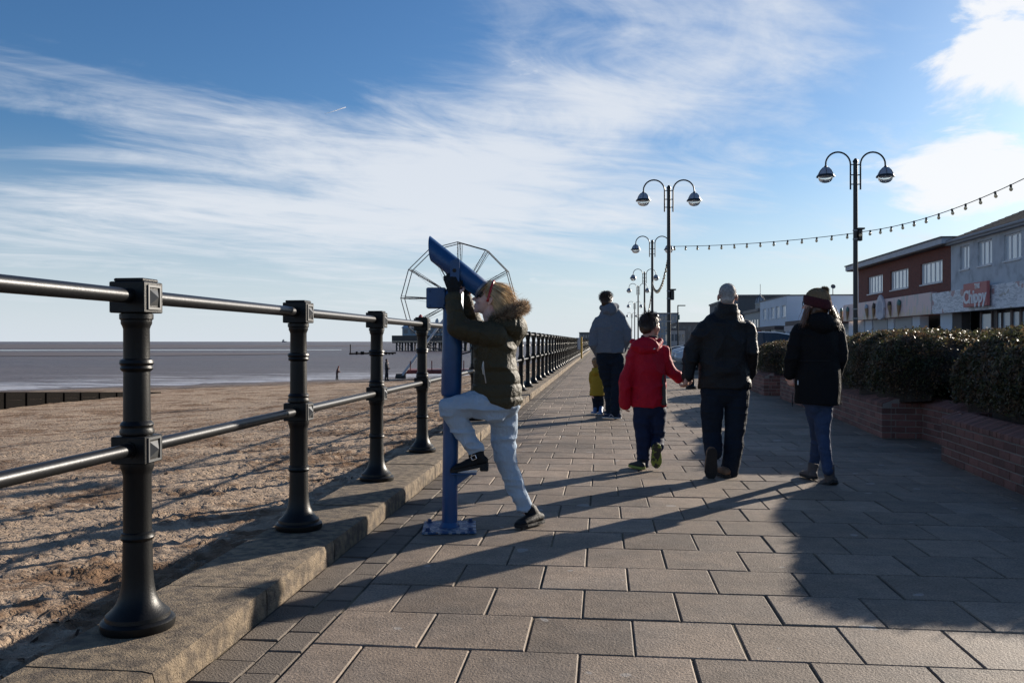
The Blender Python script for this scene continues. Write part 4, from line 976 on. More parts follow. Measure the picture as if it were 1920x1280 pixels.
for k in range(5):
    a = ya + 1 + (yb - ya - 1) * k / 5; b = MB(); box_wall(b, FX - .9, FX - .1, a, a + 2.2, 1.75, 2.34); b.build('shop_sign', mat('shop_sign_%d' % k, ((.5, .5, .5), (.12, .13, .15), (.5, .48, .46), (.35, .04, .03), (.45, .47, .5))[k], .6), r)
tag(r, 'pale blue grey two storey building with a row of narrow windows', 'building')
r = empty('satellite_dish', (FX + 4.6, ya + 1, 5.72)); MB().tube([(0, 0, 0), (0, 0, .75)], .04, 6).build('mast', lampblk, r, loc=(0, 0, 0)); MB().lathe([(.01, -.05), (.13, -.01), (.23, .06), (.23, .07), (.12, .01), (.01, -.03)], 14, (0, 0, 0), Matrix.Rotation(rad(70), 3, 'X')).build('dish', lead_m, r, smooth=40, loc=(0, -.05, .8))
tag(r, 'round satellite dish on a mast above the pale building', 'satellite dish')
def block(name, x0, x1, y0, y1, z, m, label, rows=0, cols=0, zw=2.4, wm=None):
    r = empty(name, ((x0 + x1) / 2, y0, 0)); b = MB(); box_wall(b, x0, x1, y0, y1, 0, z); b.build('wall', m, r)
    b = MB(); box_wall(b, x0 - .2, x1 + .2, y0 - .2, y1 + .2, z + .003, z + .35); b.build('roof', lead_m, r)
    for i in range(rows):
        for j in range(cols):
            w_ = (x1 - x0) / cols; b = MB(); box_wall(b, x0 + w_ * (j + .2), x0 + w_ * (j + .8), y0 - .05, y0 - .002, z - 1.0 - zw * i - 1.5, z - .9 - zw * i); b.build('window', wm or pane_m, r)
    for i in range(rows):
        n = 6; d = (y1 - y0) / n
        for j in range(n):
            b = MB(); box_wall(b, x0 - .05, x0 - .002, y0 + d * (j + .25), y0 + d * (j + .75), z - 1.0 - zw * i - 1.5, z - .9 - zw * i); b.build('window', wm or pane_m, r)
    tag(r, label, 'building'); return r
block('small_shop', FX, FX + 8, Y(1424), Y(1396), 4.6, mat('cream_wall', (.40, .40, .38), .9), 'low cream shop beyond the pale blue grey building', 1, 2)
def far_block(name, pa, pb, D, ytop, depth, m, label, rows, cols):
    a, c = pix(pa, 640, D), pix(pb, 640, D); z = zat(ytop, (a.x + c.x) / 2, (a.y + c.y) / 2)
    return block(name, min(a.x, c.x), max(a.x, c.x), (a.y + c.y) / 2, (a.y + c.y) / 2 + depth, z, m, label, rows, cols)
far_block('dark_hall', 1385, 1478, 150, 556, 40, darkwall, 'dark grey hall with flat roof behind the man\'s shoulder', 0, 0)
far_block('dark_hall', 1572, 1640, 110, 558, 20, darkwall, 'dark roofed block just behind the brick shop', 0, 0)
far_block('flats', 1232, 1272, 330, 588, 30, mat('flats_grey', (.26, .29, .32), .8, var=.1), 'grey block of flats far down the road beyond the parked cars', 4, 6)
far_block('house', 1268, 1318, 240, 606, 20, mat('brown_house', (.17, .15, .14), .85), 'brown terraced house down the road behind the parked cars', 2, 5)
far_block('house', 1258, 1284, 200, 619, 16, mat('pale_house', (.42, .40, .39), .85), 'small pale house down the road behind the parked cars', 1, 4)
far_block('seafront_block', 1086, 1118, 430, 624, 40, mat('far_block', (.11, .12, .12), .85), 'dark low block at the far end of the promenade', 2, 6)
far_block('seafront_block', 1112, 1140, 520, 615, 40, mat('far_block2', (.17, .18, .19), .85), 'grey taller block at the far end of the promenade behind the hooded man', 3, 5)
# domed cupola
p = pix(1425.5, 640, 135); r = empty('cupola', (p.x, p.y, zat(572, p.x, p.y) - .6)); D_ = 135 / FOC
MB().lathe([(9 * D_, -4.), (9 * D_, .6), (10 * D_, .7), (10 * D_, .9), (8.8 * D_, 1.0)], 10).build('drum', mat('pale_stone', (.36, .36, .34), .8), r, loc=(0, 0, 0))
MB().lathe([(9.2 * D_, 1.0), (8.6 * D_, 1.35), (6.6 * D_, 1.7), (4 * D_, 1.92), (1.6 * D_, 2.02), (1.2 * D_, 2.3), (.5 * D_, 2.5), (.3 * D_, 2.9)], 12).build('dome', mat('dome_lead', (.28, .31, .35), .5), r, smooth=30, loc=(0, 0, 0))
for k in range(10):
    a = 2 * math.pi * k / 10; MB().tube([(q * D_ * math.cos(a), q * D_ * math.sin(a), z) for q, z in ((9.3, 1.0), (8.75, 1.36), (6.75, 1.73), (4.1, 1.96), (1.7, 2.08))], .06, 4).build('rib', lead_m, r, loc=(0, 0, 0))
MB().tube([(0, 0, 2.5), (0, 0, 3.9)], .04, 5).build('spire', lead_m, r, loc=(0, 0, 0))
tag(r, 'small ribbed dome with a thin spire above the pale building', 'dome')

# ================================================================== out on the beach: wheel, pier, people far off
wsteel = mat('wheel_steel', (.055, .06, .07), .5, metal=.3); wwhite = mat('wheel_white', (.45, .46, .48), .5)
WD = 83.; wc = pix(861, 560, WD); base_z = float(sand_z(wc.x, wc.y)); wr = empty('ferris_wheel', (wc.x, wc.y, base_z))
Rw = 105 / FOC * WD; tilt = rad(7); ux = Vector((math.cos(YAW + tilt), math.sin(YAW + tilt), 0)); un = Vector((-ux.y, ux.x, 0)); gap = 1.15
def wv(k, r, off): a = math.pi / 6 * k; return wc + ux * (math.sin(a) * r) + UP * (math.cos(a) * r) + un * off + ux * (off * .32)
for off in (-gap / 2, gap / 2):
    for k in range(12):
        MB().tube([wv(k, Rw, off), wv(k + 1, Rw, off)], .046, 5).build('rim', wsteel, wr); s = MB().tube([wv(k, .4, off), wv(k, Rw, off)], .040, 5).build('spoke', wsteel, wr)
        MB().tube([wv(k, Rw * .3, off) + un * .0, wv(k, Rw * .98, off) + ux * .18 * math.cos(math.pi / 6 * k) - UP * .18 * math.sin(math.pi / 6 * k)], .022, 4).build('lattice', wsteel, s)
        for j in range(6): MB().ell(wv(k, Rw * (.35 + .11 * j), off - .06), (.06, .06, .06), seg=6, rings=4).build('lamp', wsteel, s)
for k in range(12):
    MB().tube([wv(k, Rw, -gap / 2), wv(k, Rw, gap / 2)], .05, 5).build('cross_tie', wsteel, wr)
    MB().tube([wv(k, 1.2, 0), wv(k + 1, Rw * .98, 0)], .012, 3).build('stay_wire', wsteel, wr)
MB().tube([wc - un * 1.2, wc + un * 1.2], .42, 14).build('hub', wwhite, wr)
for off in (-1.0, 1.0):
    for dx in (-5.6, 5.6):
        f_ = wc + ux * dx + un * off * 2.2; f_.z = base_z; MB().tube([wc + un * off, f_], .09, 6).build('leg', wwhite, wr)
        MB().box(f_ + UP * .1, (.9, .5, .3)).build('foot', mat('dark_foot', (.03, .03, .03), .7), wr)
pl = wc + ux * -.2; pl.z = base_z + .55
pf = MB().box(pl, (9.5, 4.5, .35), Matrix.Rotation(YAW, 3, 'Z'), ch=.03).build('platform', mat('ride_red', (.16, .03, .03), .6), wr)
for k in range(10): q = pl + ux * (-4.5 + k) + UP * .6; MB().tube([q - UP * .5 - un * 2.1, q + UP * .45 - un * 2.1], .05, 5).build('baluster', mat('ride_red', (.16, .03, .03), .6), pf)
for dx, h, c in ((-.8, 1.1, (.02, .13, .22)), (2.0, 3.4, (.05, .22, .30)), (2.9, 2.0, (.02, .10, .2))):
    q = pl + ux * dx + UP * (h / 2 + .2); MB().box(q, (1.3, 1.2, h), Matrix.Rotation(YAW, 3, 'Z'), ch=.05).build('ride_panel', mat('ride_%d' % int(c[2] * 100), c, .5), wr)
for k, py, cc in ((3.2, .1, (.30, .10, .06)), (2.2, .0, (.25, .2, .08))):
    q = wv(k + 1.6, Rw, 0) - UP * .9; MB().lathe([(.1, .7), (.75, .55), (.75, .5)], 10, q).lathe([(.6, -.6), (.72, -.3), (.72, 0), (.6, -.02)], 10, q).build('gondola', mat('gondola_%d' % int(cc[0] * 100), cc, .5), wr)
tag(wr, 'open steel big wheel without cars standing on the beach behind the telescope', 'ferris wheel')

PD = 364.; deckz = zat(641, *pix(800, 640, PD).xy)
pr = empty('pier', pix(745, 663, PD)); pdk = mat('pier_timber', (.10, .085, .075), .85, var=.2, vscale=.5); pirn = mat('pier_iron', (.035, .038, .045), .7); pwall = mat('pier_wall', (.30, .36, .40), .8, var=.1, vscale=.3); proof = mat('pier_roof', (.33, .38, .42), .7)
def pbox(b, pa, pb, ya, yb, d0, d1):
    A = pix(pa, ya, PD); B = pix(pb, yb, PD); L = (B - A).dot(RGT); c = (A + B) / 2 + FWD * (d0 + d1) / 2; b.box(c, (abs(L), d1 - d0, abs(A.z - B.z)), MC); return b
pbox(MB(), 739.5, 968, 629, 640, -8, 8).build('deck', pdk, pr); pbox(MB(), 739.5, 968, 640.2, 643, -7, 7).build('deck_beam', pirn, pr)
for k in range(23):
    x = 747 + k * 9.6 + (k % 3)
    for d in (-5.5, 5.0): q = pix(x, 641, PD) + FWD * d; MB().tube([q, Vector((q.x, q.y, SEA_Z - 1.5))], .38, 6).build('pile', pirn, pr)
    if k % 2 == 0: q = pix(x, 643, PD) - FWD * 5.6; e = pix(x + 9.6, 655, PD) - FWD * 5.6; MB().tube([q, e], .13, 4).build('brace', pirn, pr)
pbox(MB(), 757, 942, 615, 629, -5, 5).build('wall', pwall, pr)
for k in range(15): pbox(MB(), 760 + k * 12, 767 + k * 12, 618, 625, -5.2, -5.02).build('window', mat('pier_glass', (.10, .13, .16), .2), pr)
rf = MB(); q = [pix(755, 615, PD) - FWD * 5.6, pix(944, 615, PD) - FWD * 5.6, pix(944, 615, PD) + FWD * 5.6, pix(755, 615, PD) + FWD * 5.6, pix(764, 604, PD), pix(936, 604, PD)]
rf.add(q, [(0, 1, 5, 4), (1, 2, 5), (2, 3, 4, 5), (3, 0, 4)]).build('roof', proof, pr)
MB().lathe([(.9, 0), (.9, 1.0), (.2, 1.9)], 8, pix(820, 605, PD)).build('roof_vent', proof, pr); MB().lathe([(.5, -4), (.5, 5.2), (.9, 5.4), (.9, 6.6), (.2, 7.4)], 8, pix(788.5, 622, PD)).build('beacon', mat('beacon_red', (.30, .02, .03), .5), pr)
tag(pr, 'long pier on iron piles with a pale blue grey hall on its deck', 'pier')
# line of old groyne posts
op = empty('groyne_posts', gnd(657, 665, SEA_Z))
for k, (px, h) in enumerate(((657, 20), (669, 6), (678, 6), (681, 6), (711, 6), (724, 5), (730, 4), (736, 4))):
    q = gnd(px, 664.5, SEA_Z); MB().box(q + UP * (h / FOC * 245 / 2 - .3), (.22 if h > 10 else .55, .3, h / FOC * 245 + .6)).build('post', timber_m, op)
A = gnd(655, 664.2, SEA_Z); B = gnd(742, 663.4, SEA_Z); MB().tube([A + UP * .2, B + UP * .3], .25, 5).build('rail', timber_m, op)
tag(op, 'row of old timber groyne posts standing in the shallow water', 'groyne')
# vapour trail high in the sky
ct_ = MB().tube([pix(609, 213.5, 9000), pix(625, 209, 9000), pix(640, 204, 9000), pix(649, 201, 9000)], [1, 2.5, 4, 2.5], 8).build('vapour_trail', mat('trail_white', (.85, .85, .85), 1., var=.02), None, smooth=True)
_translucent(MATS['trail_white'], .8)
tag(ct_, 'short white vapour trail high in the blue sky', 'vapour trail')
# ship on the horizon
S_ = pix(533, 639.5, 5200); r = empty('ship', (S_.x, S_.y, SEA_Z)); sh_m = mat('ship_grey', (.16, .18, .22), .7)
MB().prism([(-14, 0), (12, 0), (17, 5), (-15, 5)], -4, 4, Matrix(((1, 0, 0), (0, 0, 1), (0, 1, 0)))).build('hull', sh_m, r, loc=(0, 0, 0)); MB().box((-6, 0, 9), (10, 7, 8)).box((-5, 0, 15), (4, 4, 5)).build('superstructure', sh_m, r, loc=(0, 0, 0)); MB().tube([(2, 0, 5), (2, 0, 19)], .5, 5).build('mast', sh_m, r, loc=(0, 0, 0))
tag(r, 'tiny grey ship on the sea horizon', 'ship')
# ================================================================== people
def remesh(mb, voxel, smooth=6):
    me = mb.mesh('tmp'); o = bpy.data.objects.new('tmp', me); COL.objects.link(o)
    m = o.modifiers.new('r', 'REMESH'); m.mode = 'VOXEL'; m.voxel_size = voxel
    s = o.modifiers.new('s', 'SMOOTH'); s.factor = .5; s.iterations = smooth
    dg = bpy.context.evaluated_depsgraph_get(); me2 = bpy.data.meshes.new_from_object(o.evaluated_get(dg))
    bpy.data.objects.remove(o); bpy.data.meshes.remove(me)
    me2.polygons.foreach_set('use_smooth', [True] * len(me2.polygons)); return me2
def displace(me, fn):
    n = len(me.vertices); co = np.empty(n * 3, dtype=np.float32); me.vertices.foreach_get('co', co); co = co.reshape(-1, 3).astype(float)
    nr = np.empty(n * 3, dtype=np.float32); me.vertex_normals.foreach_get('vector', nr); nr = nr.reshape(-1, 3)
    co = co + nr * fn(co, nr)[:, None]; me.vertices.foreach_set('co', co.astype(np.float32).ravel()); me.update()
def folds(amp, fx=7., fz=7., seed=0):
    def f(P, N):
        a = vnoise(P * [fx, fx, fz] + seed, seed); w = fbm(P * 3.1 + seed * 2., 2, seed + 3)
        r = 1 - np.abs(2 * vnoise(P * [fx, fx, fz] + 1.6 * w[:, None] + seed, seed + 1) - 1)
        return amp * (r ** 2 - .35) + amp * .5 * (a - .5)
    return f
def seg_param(P, segs):
    best = np.full(len(P), 1e9); t = np.zeros(len(P))
    for a, b in segs:
        a, b = np.array(a), np.array(b); d = b - a; L = np.linalg.norm(d); u = np.clip(((P - a) @ d) / L / L, -.25, 1.25); q = np.linalg.norm(P - (a + u[:, None] * d), axis=1)
        k = q < best; best[k] = q[k]; t[k] = (u * L)[k]
    return t
def quilt(segs, pitch, amp, fold, seed):
    ff = folds(fold, 9, 9, seed)
    def f(P, N):
        t = seg_param(P, segs) + .02 * (fbm(P * 5, 2, seed) - .4); s = np.abs(np.sin(np.pi * t / pitch)); return amp * (s ** .55 - .75) + ff(P, N)
    return f
def garment(name, mb, voxel, m, parent, fn=None, smooth=6):
    me = remesh(mb, voxel, smooth)
    if fn: displace(me, fn)
    return part(name, me, m, parent)
def axes(f, u):
    f = Vector(f).normalized(); u = Vector(u); u = (u - f * u.dot(f)).normalized(); return Matrix((f.cross(u), f, u)).transposed()
def head(mb, o, f, u, h, neck_to, fem=False):
    """o: below the ears at chin height; f: where the face looks; h: chin to crown"""
    M = axes(f, u); L = lambda x, y, z: Vector(o) + M @ (Vector((x, y, z)) * h)
    E = lambda c, r: mb.ell(L(*c), [k * h for k in r], M, 20, 14)
    E((0, -.07, .63), (.335, .42, .365)); E((0, .11, .44), (.285, .275, .40)); E((0, .15, .20), (.215, .20, .17)); E((0, .285, .075), (.085, .08, .075))
    for s in (-1, 1):
        E((s * .15, .235, .39), (.12, .12, .13)); E((s * .345, -.03, .45), (.035, .085, .135)); E((s * .365, -.05, .48), (.025, .07, .09)); E((s * .055, .395, .345), (.045, .05, .038))
    mb.tube([L(-.17, .30, .575), L(0, .335, .585), L(.17, .30, .575)], [.05 * h, .06 * h, .05 * h], 10, rnd=True)
    mb.tube([L(0, .345, .55), L(0, .41, .44), L(0, .465, .365)], [.035 * h, .042 * h, .058 * h], 10, rnd=True)
    mb.tube([L(-.085, .335, .235), L(0, .385, .24), L(.085, .335, .235)], [.022 * h, .036 * h, .022 * h], 8, rnd=True); mb.tube([L(-.07, .335, .18), L(0, .372, .178), L(.07, .335, .18)], [.022 * h, .036 * h, .022 * h], 8, rnd=True)
    mb.tube([L(0, -.10, .32), L(0, -.14, .10), neck_to], [.245 * h, .24 * h, .29 * h], 14, rnd=True)
    return L, M
def eyes(parent, L, h):
    for s in (-1, 1):
        e = MB().ell(L(s * .15, .285, .50), (.050 * h,) * 3, seg=12, rings=8).build('eye', mat('eye_white', (.6, .58, .56), .2), parent, smooth=True)
        MB().ell(L(s * .15, .316, .50), (.022 * h,) * 3, seg=10, rings=6).build('iris', mat('iris', (.03, .04, .06), .1), e, smooth=True)
def hand(mb, w, d, n, th, size=.175, curl=.5, spread=.0, k=1.):
    """w wrist, d towards the fingers, n the way the palm looks, th: thumb side"""
    d = Vector(d).normalized(); n = Vector(n); n = (n - d * n.dot(d)).normalized(); s = Vector(th); s = (s - d * s.dot(d) - n * s.dot(n)).normalized(); z = size / .18; w = Vector(w)
    kn = w + d * .085 * z
    mb.tube([w - d * .03 * z, w + d * .02 * z, w + d * .055 * z, kn], [.024 * z, .033 * z, .040 * z, .039 * z], 14, side=s, ry=[.019 * z, .016 * z, .0155 * z, .013 * z], rnd=True)
    for off, ln, r in ((.031, .074, .0092), (.0105, .083, .0096), (-.0105, .077, .0092), (-.031, .060, .0082)):
        p = kn + s * off * z - d * .008 * z; a = curl * .7; dd = d * math.cos(a) + n * math.sin(a) + s * off * spread * 8; pts = [p]; q = p
        for j, fr in enumerate((.46, .31, .23)):
            dj = d * math.cos(a) + n * math.sin(a) + s * off * spread * 8; q = q + dj.normalized() * ln * fr * z; pts.append(q); a += curl * (1.0 if j == 0 else .8)
        mb.tube(pts, [r * z * k, r * z * .98 * k, r * z * .9 * k, r * z * .75 * k], 10, rnd=True)
    p = w + d * .022 * z + s * .028 * z; t1 = p + (d * .55 + s * .65 + n * .35).normalized() * .042 * z; t2 = t1 + (d * .8 + s * .25 + n * .4 * (1 + curl)).normalized() * .032 * z; t3 = t2 + (d * .85 + n * .5 * (1 + curl)).normalized() * .024 * z
    mb.tube([p, t1, t2, t3], [.0155 * z, .012 * z, .0105 * z * k, .0085 * z * k], 10, rnd=True)
def shoe(parent, heel, f, u, length, upper_m, sole_m, ankle, width=.042, boot=0., name='shoe', sole_t=.018):
    """heel: back of the sole on its underside; f towards the toe; u away from the sole"""
    M = axes(f, u); s, f, u = M.col[0], M.col[1], M.col[2]; P = lambda y, z: Vector(heel) + f * (y * length) + u * z
    b = MB(); k = length / .26
    b.tube([P(.10, .040 * k), P(.30, .043 * k), P(.55, .036 * k), P(.78, .028 * k), P(.93, .022 * k)], [width * .80, width * .86, width * 1.0, width * 1.02, width * .70], 16, side=s, ry=[.034 * k, .038 * k, .032 * k, .022 * k, .015 * k], rnd=True)
    top = Vector(ankle)
    b.tube([P(.22, .035 * k), P(.22, .06 * k).lerp(top, .5), top], [width * .9, width * .98, width * (1.05 if boot else .95)], 14, rnd=False)
    up = garment(name, b, .006, upper_m, parent, folds(.003, 22, 22, int(length * 1000) % 7), 4)
    prof = [(.0, .55), (-.02, .0), (.02, -.70), (.15, -.86), (.35, -.84), (.55, -.98), (.75, -1.06), (.90, -.78), (1.0, -.2), (1.0, .25), (.92, .75), (.75, 1.06), (.55, .98), (.35, .84), (.15, .86), (.03, .72)]
    q = MB(); n = len(prof)
    vs = [P(y, z) + s * (x * width * sc) for z, sc in ((0, .97), (sole_t * .2, 1.03), (sole_t, 1.04)) for y, x in prof]
    q.add(vs, [tuple(range(n))] + [(j * n + i, j * n + (i + 1) % n, (j + 1) * n + (i + 1) % n, (j + 1) * n + i) for j in range(2) for i in range(n)] + [tuple(reversed(range(2 * n, 3 * n)))])
    so = q.build('sole', sole_m, up)
    return up, so, P, s
def strands(name, roots, normals, flow, L, n, m, parent, width=.0016, curl=.01, grav=.35, seed=0, stiff=.5, jitter=.25):
    """thin ribbons growing from roots, combed along flow(P, N)"""
    rg = np.random.default_rng(seed); P = np.array(roots, float); N = np.array(normals, float); cnt = len(P); ln = L * (.7 + .5 * rg.random(cnt))
    d = flow(P, N) + rg.normal(size=P.shape) * jitter; d /= np.linalg.norm(d, axis=1)[:, None]
    rows = [P.copy()]; ws = [1.]; ph = rg.random((cnt, 3)) * 6.28
    for k in range(n):
        step = (ln / n)[:, None]; fl = flow(P, N)
        d = d * stiff + fl * (1 - stiff) * .8 + np.array([0, 0, -grav / n]) + np.sin(ph + k * 1.3) * curl * 6; d /= np.linalg.norm(d, axis=1)[:, None]
        P = P + d * step; rows.append(P.copy()); ws.append(1 - .8 * ((k + 1) / n) ** 2)
    side = np.cross(d, N + rg.normal(size=P.shape) * .3); side /= np.linalg.norm(side, axis=1)[:, None] + 1e-9
    V = []
    for p, w_ in zip(rows, ws): V.append(p - side * width * w_); V.append(p + side * width * w_)
    V = np.stack(V, 1).reshape(-1, 3); c = 2 * (n + 1); base = np.arange(cnt)[:, None] * c
    F = np.concatenate([base + np.array([2 * k, 2 * k + 1, 2 * k + 3, 2 * k + 2])[None] for k in range(n)], 0)
    return part(name, np_mesh(name, V, F, True), m, parent)
def scalp(L, M, o, h, n, rg, keep, r=(.35, .435, .38), c=(0, -.07, .63)):
    q = rg.normal(size=(n * 4, 3)); q /= np.linalg.norm(q, axis=1)[:, None]; q = q[keep(q)][:n]; Mm = np.array(M); R = np.array(r) * h
    P = (q * R) @ Mm.T + np.array(L(*c)); N = (q / R); N /= np.linalg.norm(N, axis=1)[:, None]; return P, N @ Mm.T
def tang(g):
    g = np.array(g, float)
    def f(P, N): v = g - N * (N @ g)[:, None]; return v / (np.linalg.norm(v, axis=1)[:, None] + 1e-6)
    return f
skin = mat('skin', (.50, .27, .20), .48, var=.12, vscale=30, spec=.4); skin_b = mat('skin_pale', (.70, .44, .36), .5, var=.10, vscale=25, col2=(.68, .33, .27), lo=.5, hi=.7)
denim_d = mat('dark_denim', (.010, .016, .027), .85, var=.35, vscale=14, bump=.8, bscale=26, spec=.2); denim_b = mat('blue_denim', (.038, .062, .125), .8, var=.35, vscale=12, bump=.8, bscale=32, spec=.2); denim_w = mat('bleached_denim', (.36, .44, .53), .88, var=.22, vscale=9, bump=.7, bscale=34, spec=.2)
black_leather = mat('black_leather', (.008, .008, .009), .62, bump=.3, bscale=90, spec=.25); black_sole = mat('black_sole', (.010, .010, .010), .7, bump=.6, bscale=70); stitch = mat('coat_seam', (.006, .006, .007), .8)

# ------------------------------------------------------------------ girl at the telescope
GD = 5.27
def gj(px, py, d=0.): return pix(px, py, GD + d)
girl = empty('person', gnd(985, 995))
b = MB()
hf = (-RGT * .95 + UP * .31 + FWD * .04).normalized(); hu = (RGT * .31 + UP * .95)
gh = .208
Lg, Mg = head(b, gj(909, 592), hf, hu, gh, gj(932, 622))
b.tube([gj(932, 618), gj(930, 660), gj(932, 715), gj(936, 752)], [.12, .13, .115, .10], 14, side=FWD, ry=[.07, .09, .08, .07], rnd=True)
for s, el, wr in ((-1, gj(855, 611, -.13), gj(852, 556, -.085)), (1, gj(886, 612, .17), gj(872, 562, .10))):
    b.tube([gj(928, 622, s * .13), el, wr], [.04, .033, .024], 12, rnd=True)
hand(b, gj(852, 556, -.085), (UP * .95 - RGT * .05 + FWD * .25), FWD, RGT, .155, .9); hand(b, gj(872, 562, .10), (UP * .9 - RGT * .3 - FWD * .2), -FWD, RGT, .155, .9)
for hip, kn, an in ((gj(930, 765, -.08), gj(842, 764, -.07), gj(893, 846, -.05)), (gj(942, 768, .08), gj(949, 868, .09), gj(986, 955, .10))): b.tube([hip, kn, an], [.05, .035, .030], 12, rnd=True)
body = garment('body', b, .0055, skin_b, girl, None, 3)
eyes(body, Lg, gh)
# gloves
gl_m = mat('black_wool', (.010, .010, .011), .95, var=.3, vscale=80, bump=.7, bscale=220)
b = MB(); hand(b, gj(850, 545, -.080), (UP * .92 - RGT * .22 + FWD * .25), FWD, RGT, .185, .78, .1, 1.35); b.tube([gj(852, 552, -.083), gj(850, 541, -.08)], [.034, .037], 14, rnd=True); b.ell(gj(848, 533, -.075), (.040, .034, .046), MC); garment('glove', b, .005, gl_m, girl, folds(.003, 40, 40, 2), 3)
b = MB(); hand(b, gj(871, 553, .09), (UP * .9 - RGT * .35 - FWD * .25), -FWD, RGT, .18, .78, .1, 1.35); b.ell(gj(866, 541, .07), (.040, .034, .046), MC); b.tube([gj(872, 560, .095), gj(870, 549, .085)], [.033, .036], 14, rnd=True); garment('glove', b, .005, gl_m, girl, folds(.003, 40, 40, 3), 3)
# quilted coat
coat_m = mat('olive_quilt', (.046, .037, .017), .60, var=.2, vscale=8, bump=.7, bscale=34, spec=.3)
b = MB()
tz = [(929, 754, .165, .150), (932.5, 746, .166, .150), (931, 730, .168, .147), (931, 705, .162, .140), (928, 670, .168, .134), (929, 640, .172, .128), (932, 620, .150, .105), (928, 606, .085, .085)]
b.tube([gj(x, y) for x, y, *_ in tz], [q[2] for q in tz], 22, side=FWD, ry=[q[3] for q in tz])
b.ell(gj(950, 752), (.075, .14, .065), MC); b.ell(gj(903, 726), (.055, .13, .05), MC)
segs = [(gj(931, 790), gj(929, 605))]
for s, sh_, el, wr in ((-1, gj(926, 628, -.135), gj(855, 613, -.135), gj(851.5, 561, -.09)), (1, gj(926, 628, .13), gj(888, 613, .18), gj(872, 566, .10))):
    b.tube([sh_, sh_.lerp(el, .5) - UP * .01, el], [.078, .066, .060], 16, rnd=True); b.tube([el, el.lerp(wr, .5), wr], [.060, .056, .049], 16, rnd=True); segs += [(sh_, el), (el, wr)]
coat = garment('coat', b, .0065, coat_m, girl, quilt(segs, .078, .008, .013, 4), 5)
# hood lying on her back, with its fur edge
b = MB(); b.tube([gj(930, 604, -.10), gj(952, 612, -.09), gj(966, 616, 0), gj(952, 612, .09), gj(930, 604, .10)], [.045, .065, .075, .065, .045], 14, rnd=True); b.ell(gj(966, 616), (.066, .125, .088), axes(FWD, UP + RGT * .25)); b.ell(gj(957, 632), (.06, .10, .07), MC)
hood = garment('hood', b, .0065, coat_m, girl, folds(.012, 8, 8, 9), 6)
rg = np.random.default_rng(5)
fur_m = mat('fur_trim', (.24, .16, .10), .8, isl=.6, col2=(.42, .32, .22), vscale=30); _translucent(fur_m, .3)
cur = [gj(922, 603, -.105), gj(940, 594, -.115), gj(962, 584, -.10), gj(978, 577, -.045), gj(981, 576, .03), gj(965, 584, .10), gj(940, 595, .12)]
t_ = rg.random(5200) * (len(cur) - 1.001); i_ = t_.astype(int); f_ = (t_ - i_)[:, None]; ca = np.array([c[:] for c in cur]); ctr = ca[i_] * (1 - f_) + ca[i_ + 1] * f_
q = rg.normal(size=ctr.shape); q /= np.linalg.norm(q, axis=1)[:, None]
MB().tube(cur, .020, 10, rnd=True).build('fur_edge', fur_m, hood, smooth=True)
strands('fur', ctr + q * .017, q, lambda P, N: N + np.array([.35, .05, .25]), .042, 3, fur_m, hood, .0014, .02, .1, 3, .6, .35)
# trousers, zip, belt line
b = MB(); hc = gj(937, 757)
b.ell(hc, (.118, .135, .095), MC); b.tube([gj(930, 764, -.075), gj(885, 757, -.085), gj(844, 766, -.08)], [.088, .076, .066], 18, rnd=True); b.tube([gj(844, 766, -.08), gj(866, 806, -.065), gj(892, 845, -.05)], [.066, .058, .047], 18); b.tube([gj(890, 840, -.05), gj(893, 848, -.05)], [.048, .050], 16)
b.tube([gj(942, 770, .07), gj(944, 815, .08), gj(949, 868, .09)], [.088, .074, .061], 18, rnd=True); b.tube([gj(949, 868, .09), gj(967, 912, .095), gj(986, 954, .10)], [.061, .054, .048], 18)
def jf(seed, amp=.010):
    a, c = folds(amp, 6, 20, seed), folds(amp * .7, 12, 9, seed + 4); return lambda P, N: a(P, N) + c(P, N)
garment('jeans', b, .0065, denim_w, girl, jf(6, .015), 4)
zp = MB().tube([gj(906, 677, -.178), gj(907.5, 697, -.178), gj(911, 718, -.172)], .0035, 6).build('pocket_zip', mat('zip_metal', (.4, .4, .42), .3, metal=1.), coat); MB().tube([gj(905.5, 680, -.183), gj(904, 690, -.186), gj(906, 702, -.184)], .0022, 5).build('zip_pull', mat('zip_metal', (.4, .4, .42), .3, metal=1.), zp)
# shoes
u, so, P_, s_ = shoe(girl, gj(915, 872, -.045), (gj(846, 885.5, -.055) - gj(915, 872, -.045)), UP + RGT * .2, .232, black_leather, black_sole, gj(896, 845, -.05), .039)
MB().box(gj(908, 884, -.045) + UP * .022, (.05, .07, .03), MC, ch=.004).build('heel', black_sole, u)
MB().tube([P_(.35, .055) - s_ * .0 + s_ * -.04, P_(.42, .082), P_(.42, .06) + s_ * .04], .009, 6).build('strap', black_leather, u)
bk = gj(888, 857.5, -.098)
for a, c in (((-.014, -.012), (.014, -.012)), ((.014, -.012), (.014, .012)), ((.014, .012), (-.014, .012)), ((-.014, .012), (-.014, -.012))):
    rr = Matrix.Rotation(rad(-25), 3, FWD); MB().tube([bk + rr @ (RGT * a[0] + UP * a[1]), bk + rr @ (RGT * c[0] + UP * c[1])], .0028, 6).build('buckle', mat('buckle_silver', (.7, .7, .7), .2, metal=1.), u)
hz = gnd(1016, 983) + FWD * .02; hz.z = .012
u, so, P_, s_ = shoe(girl, hz, (gnd(959, 998) - gnd(1018, 984)), UP, .240, black_leather, black_sole, gj(987, 950, .10), .043)
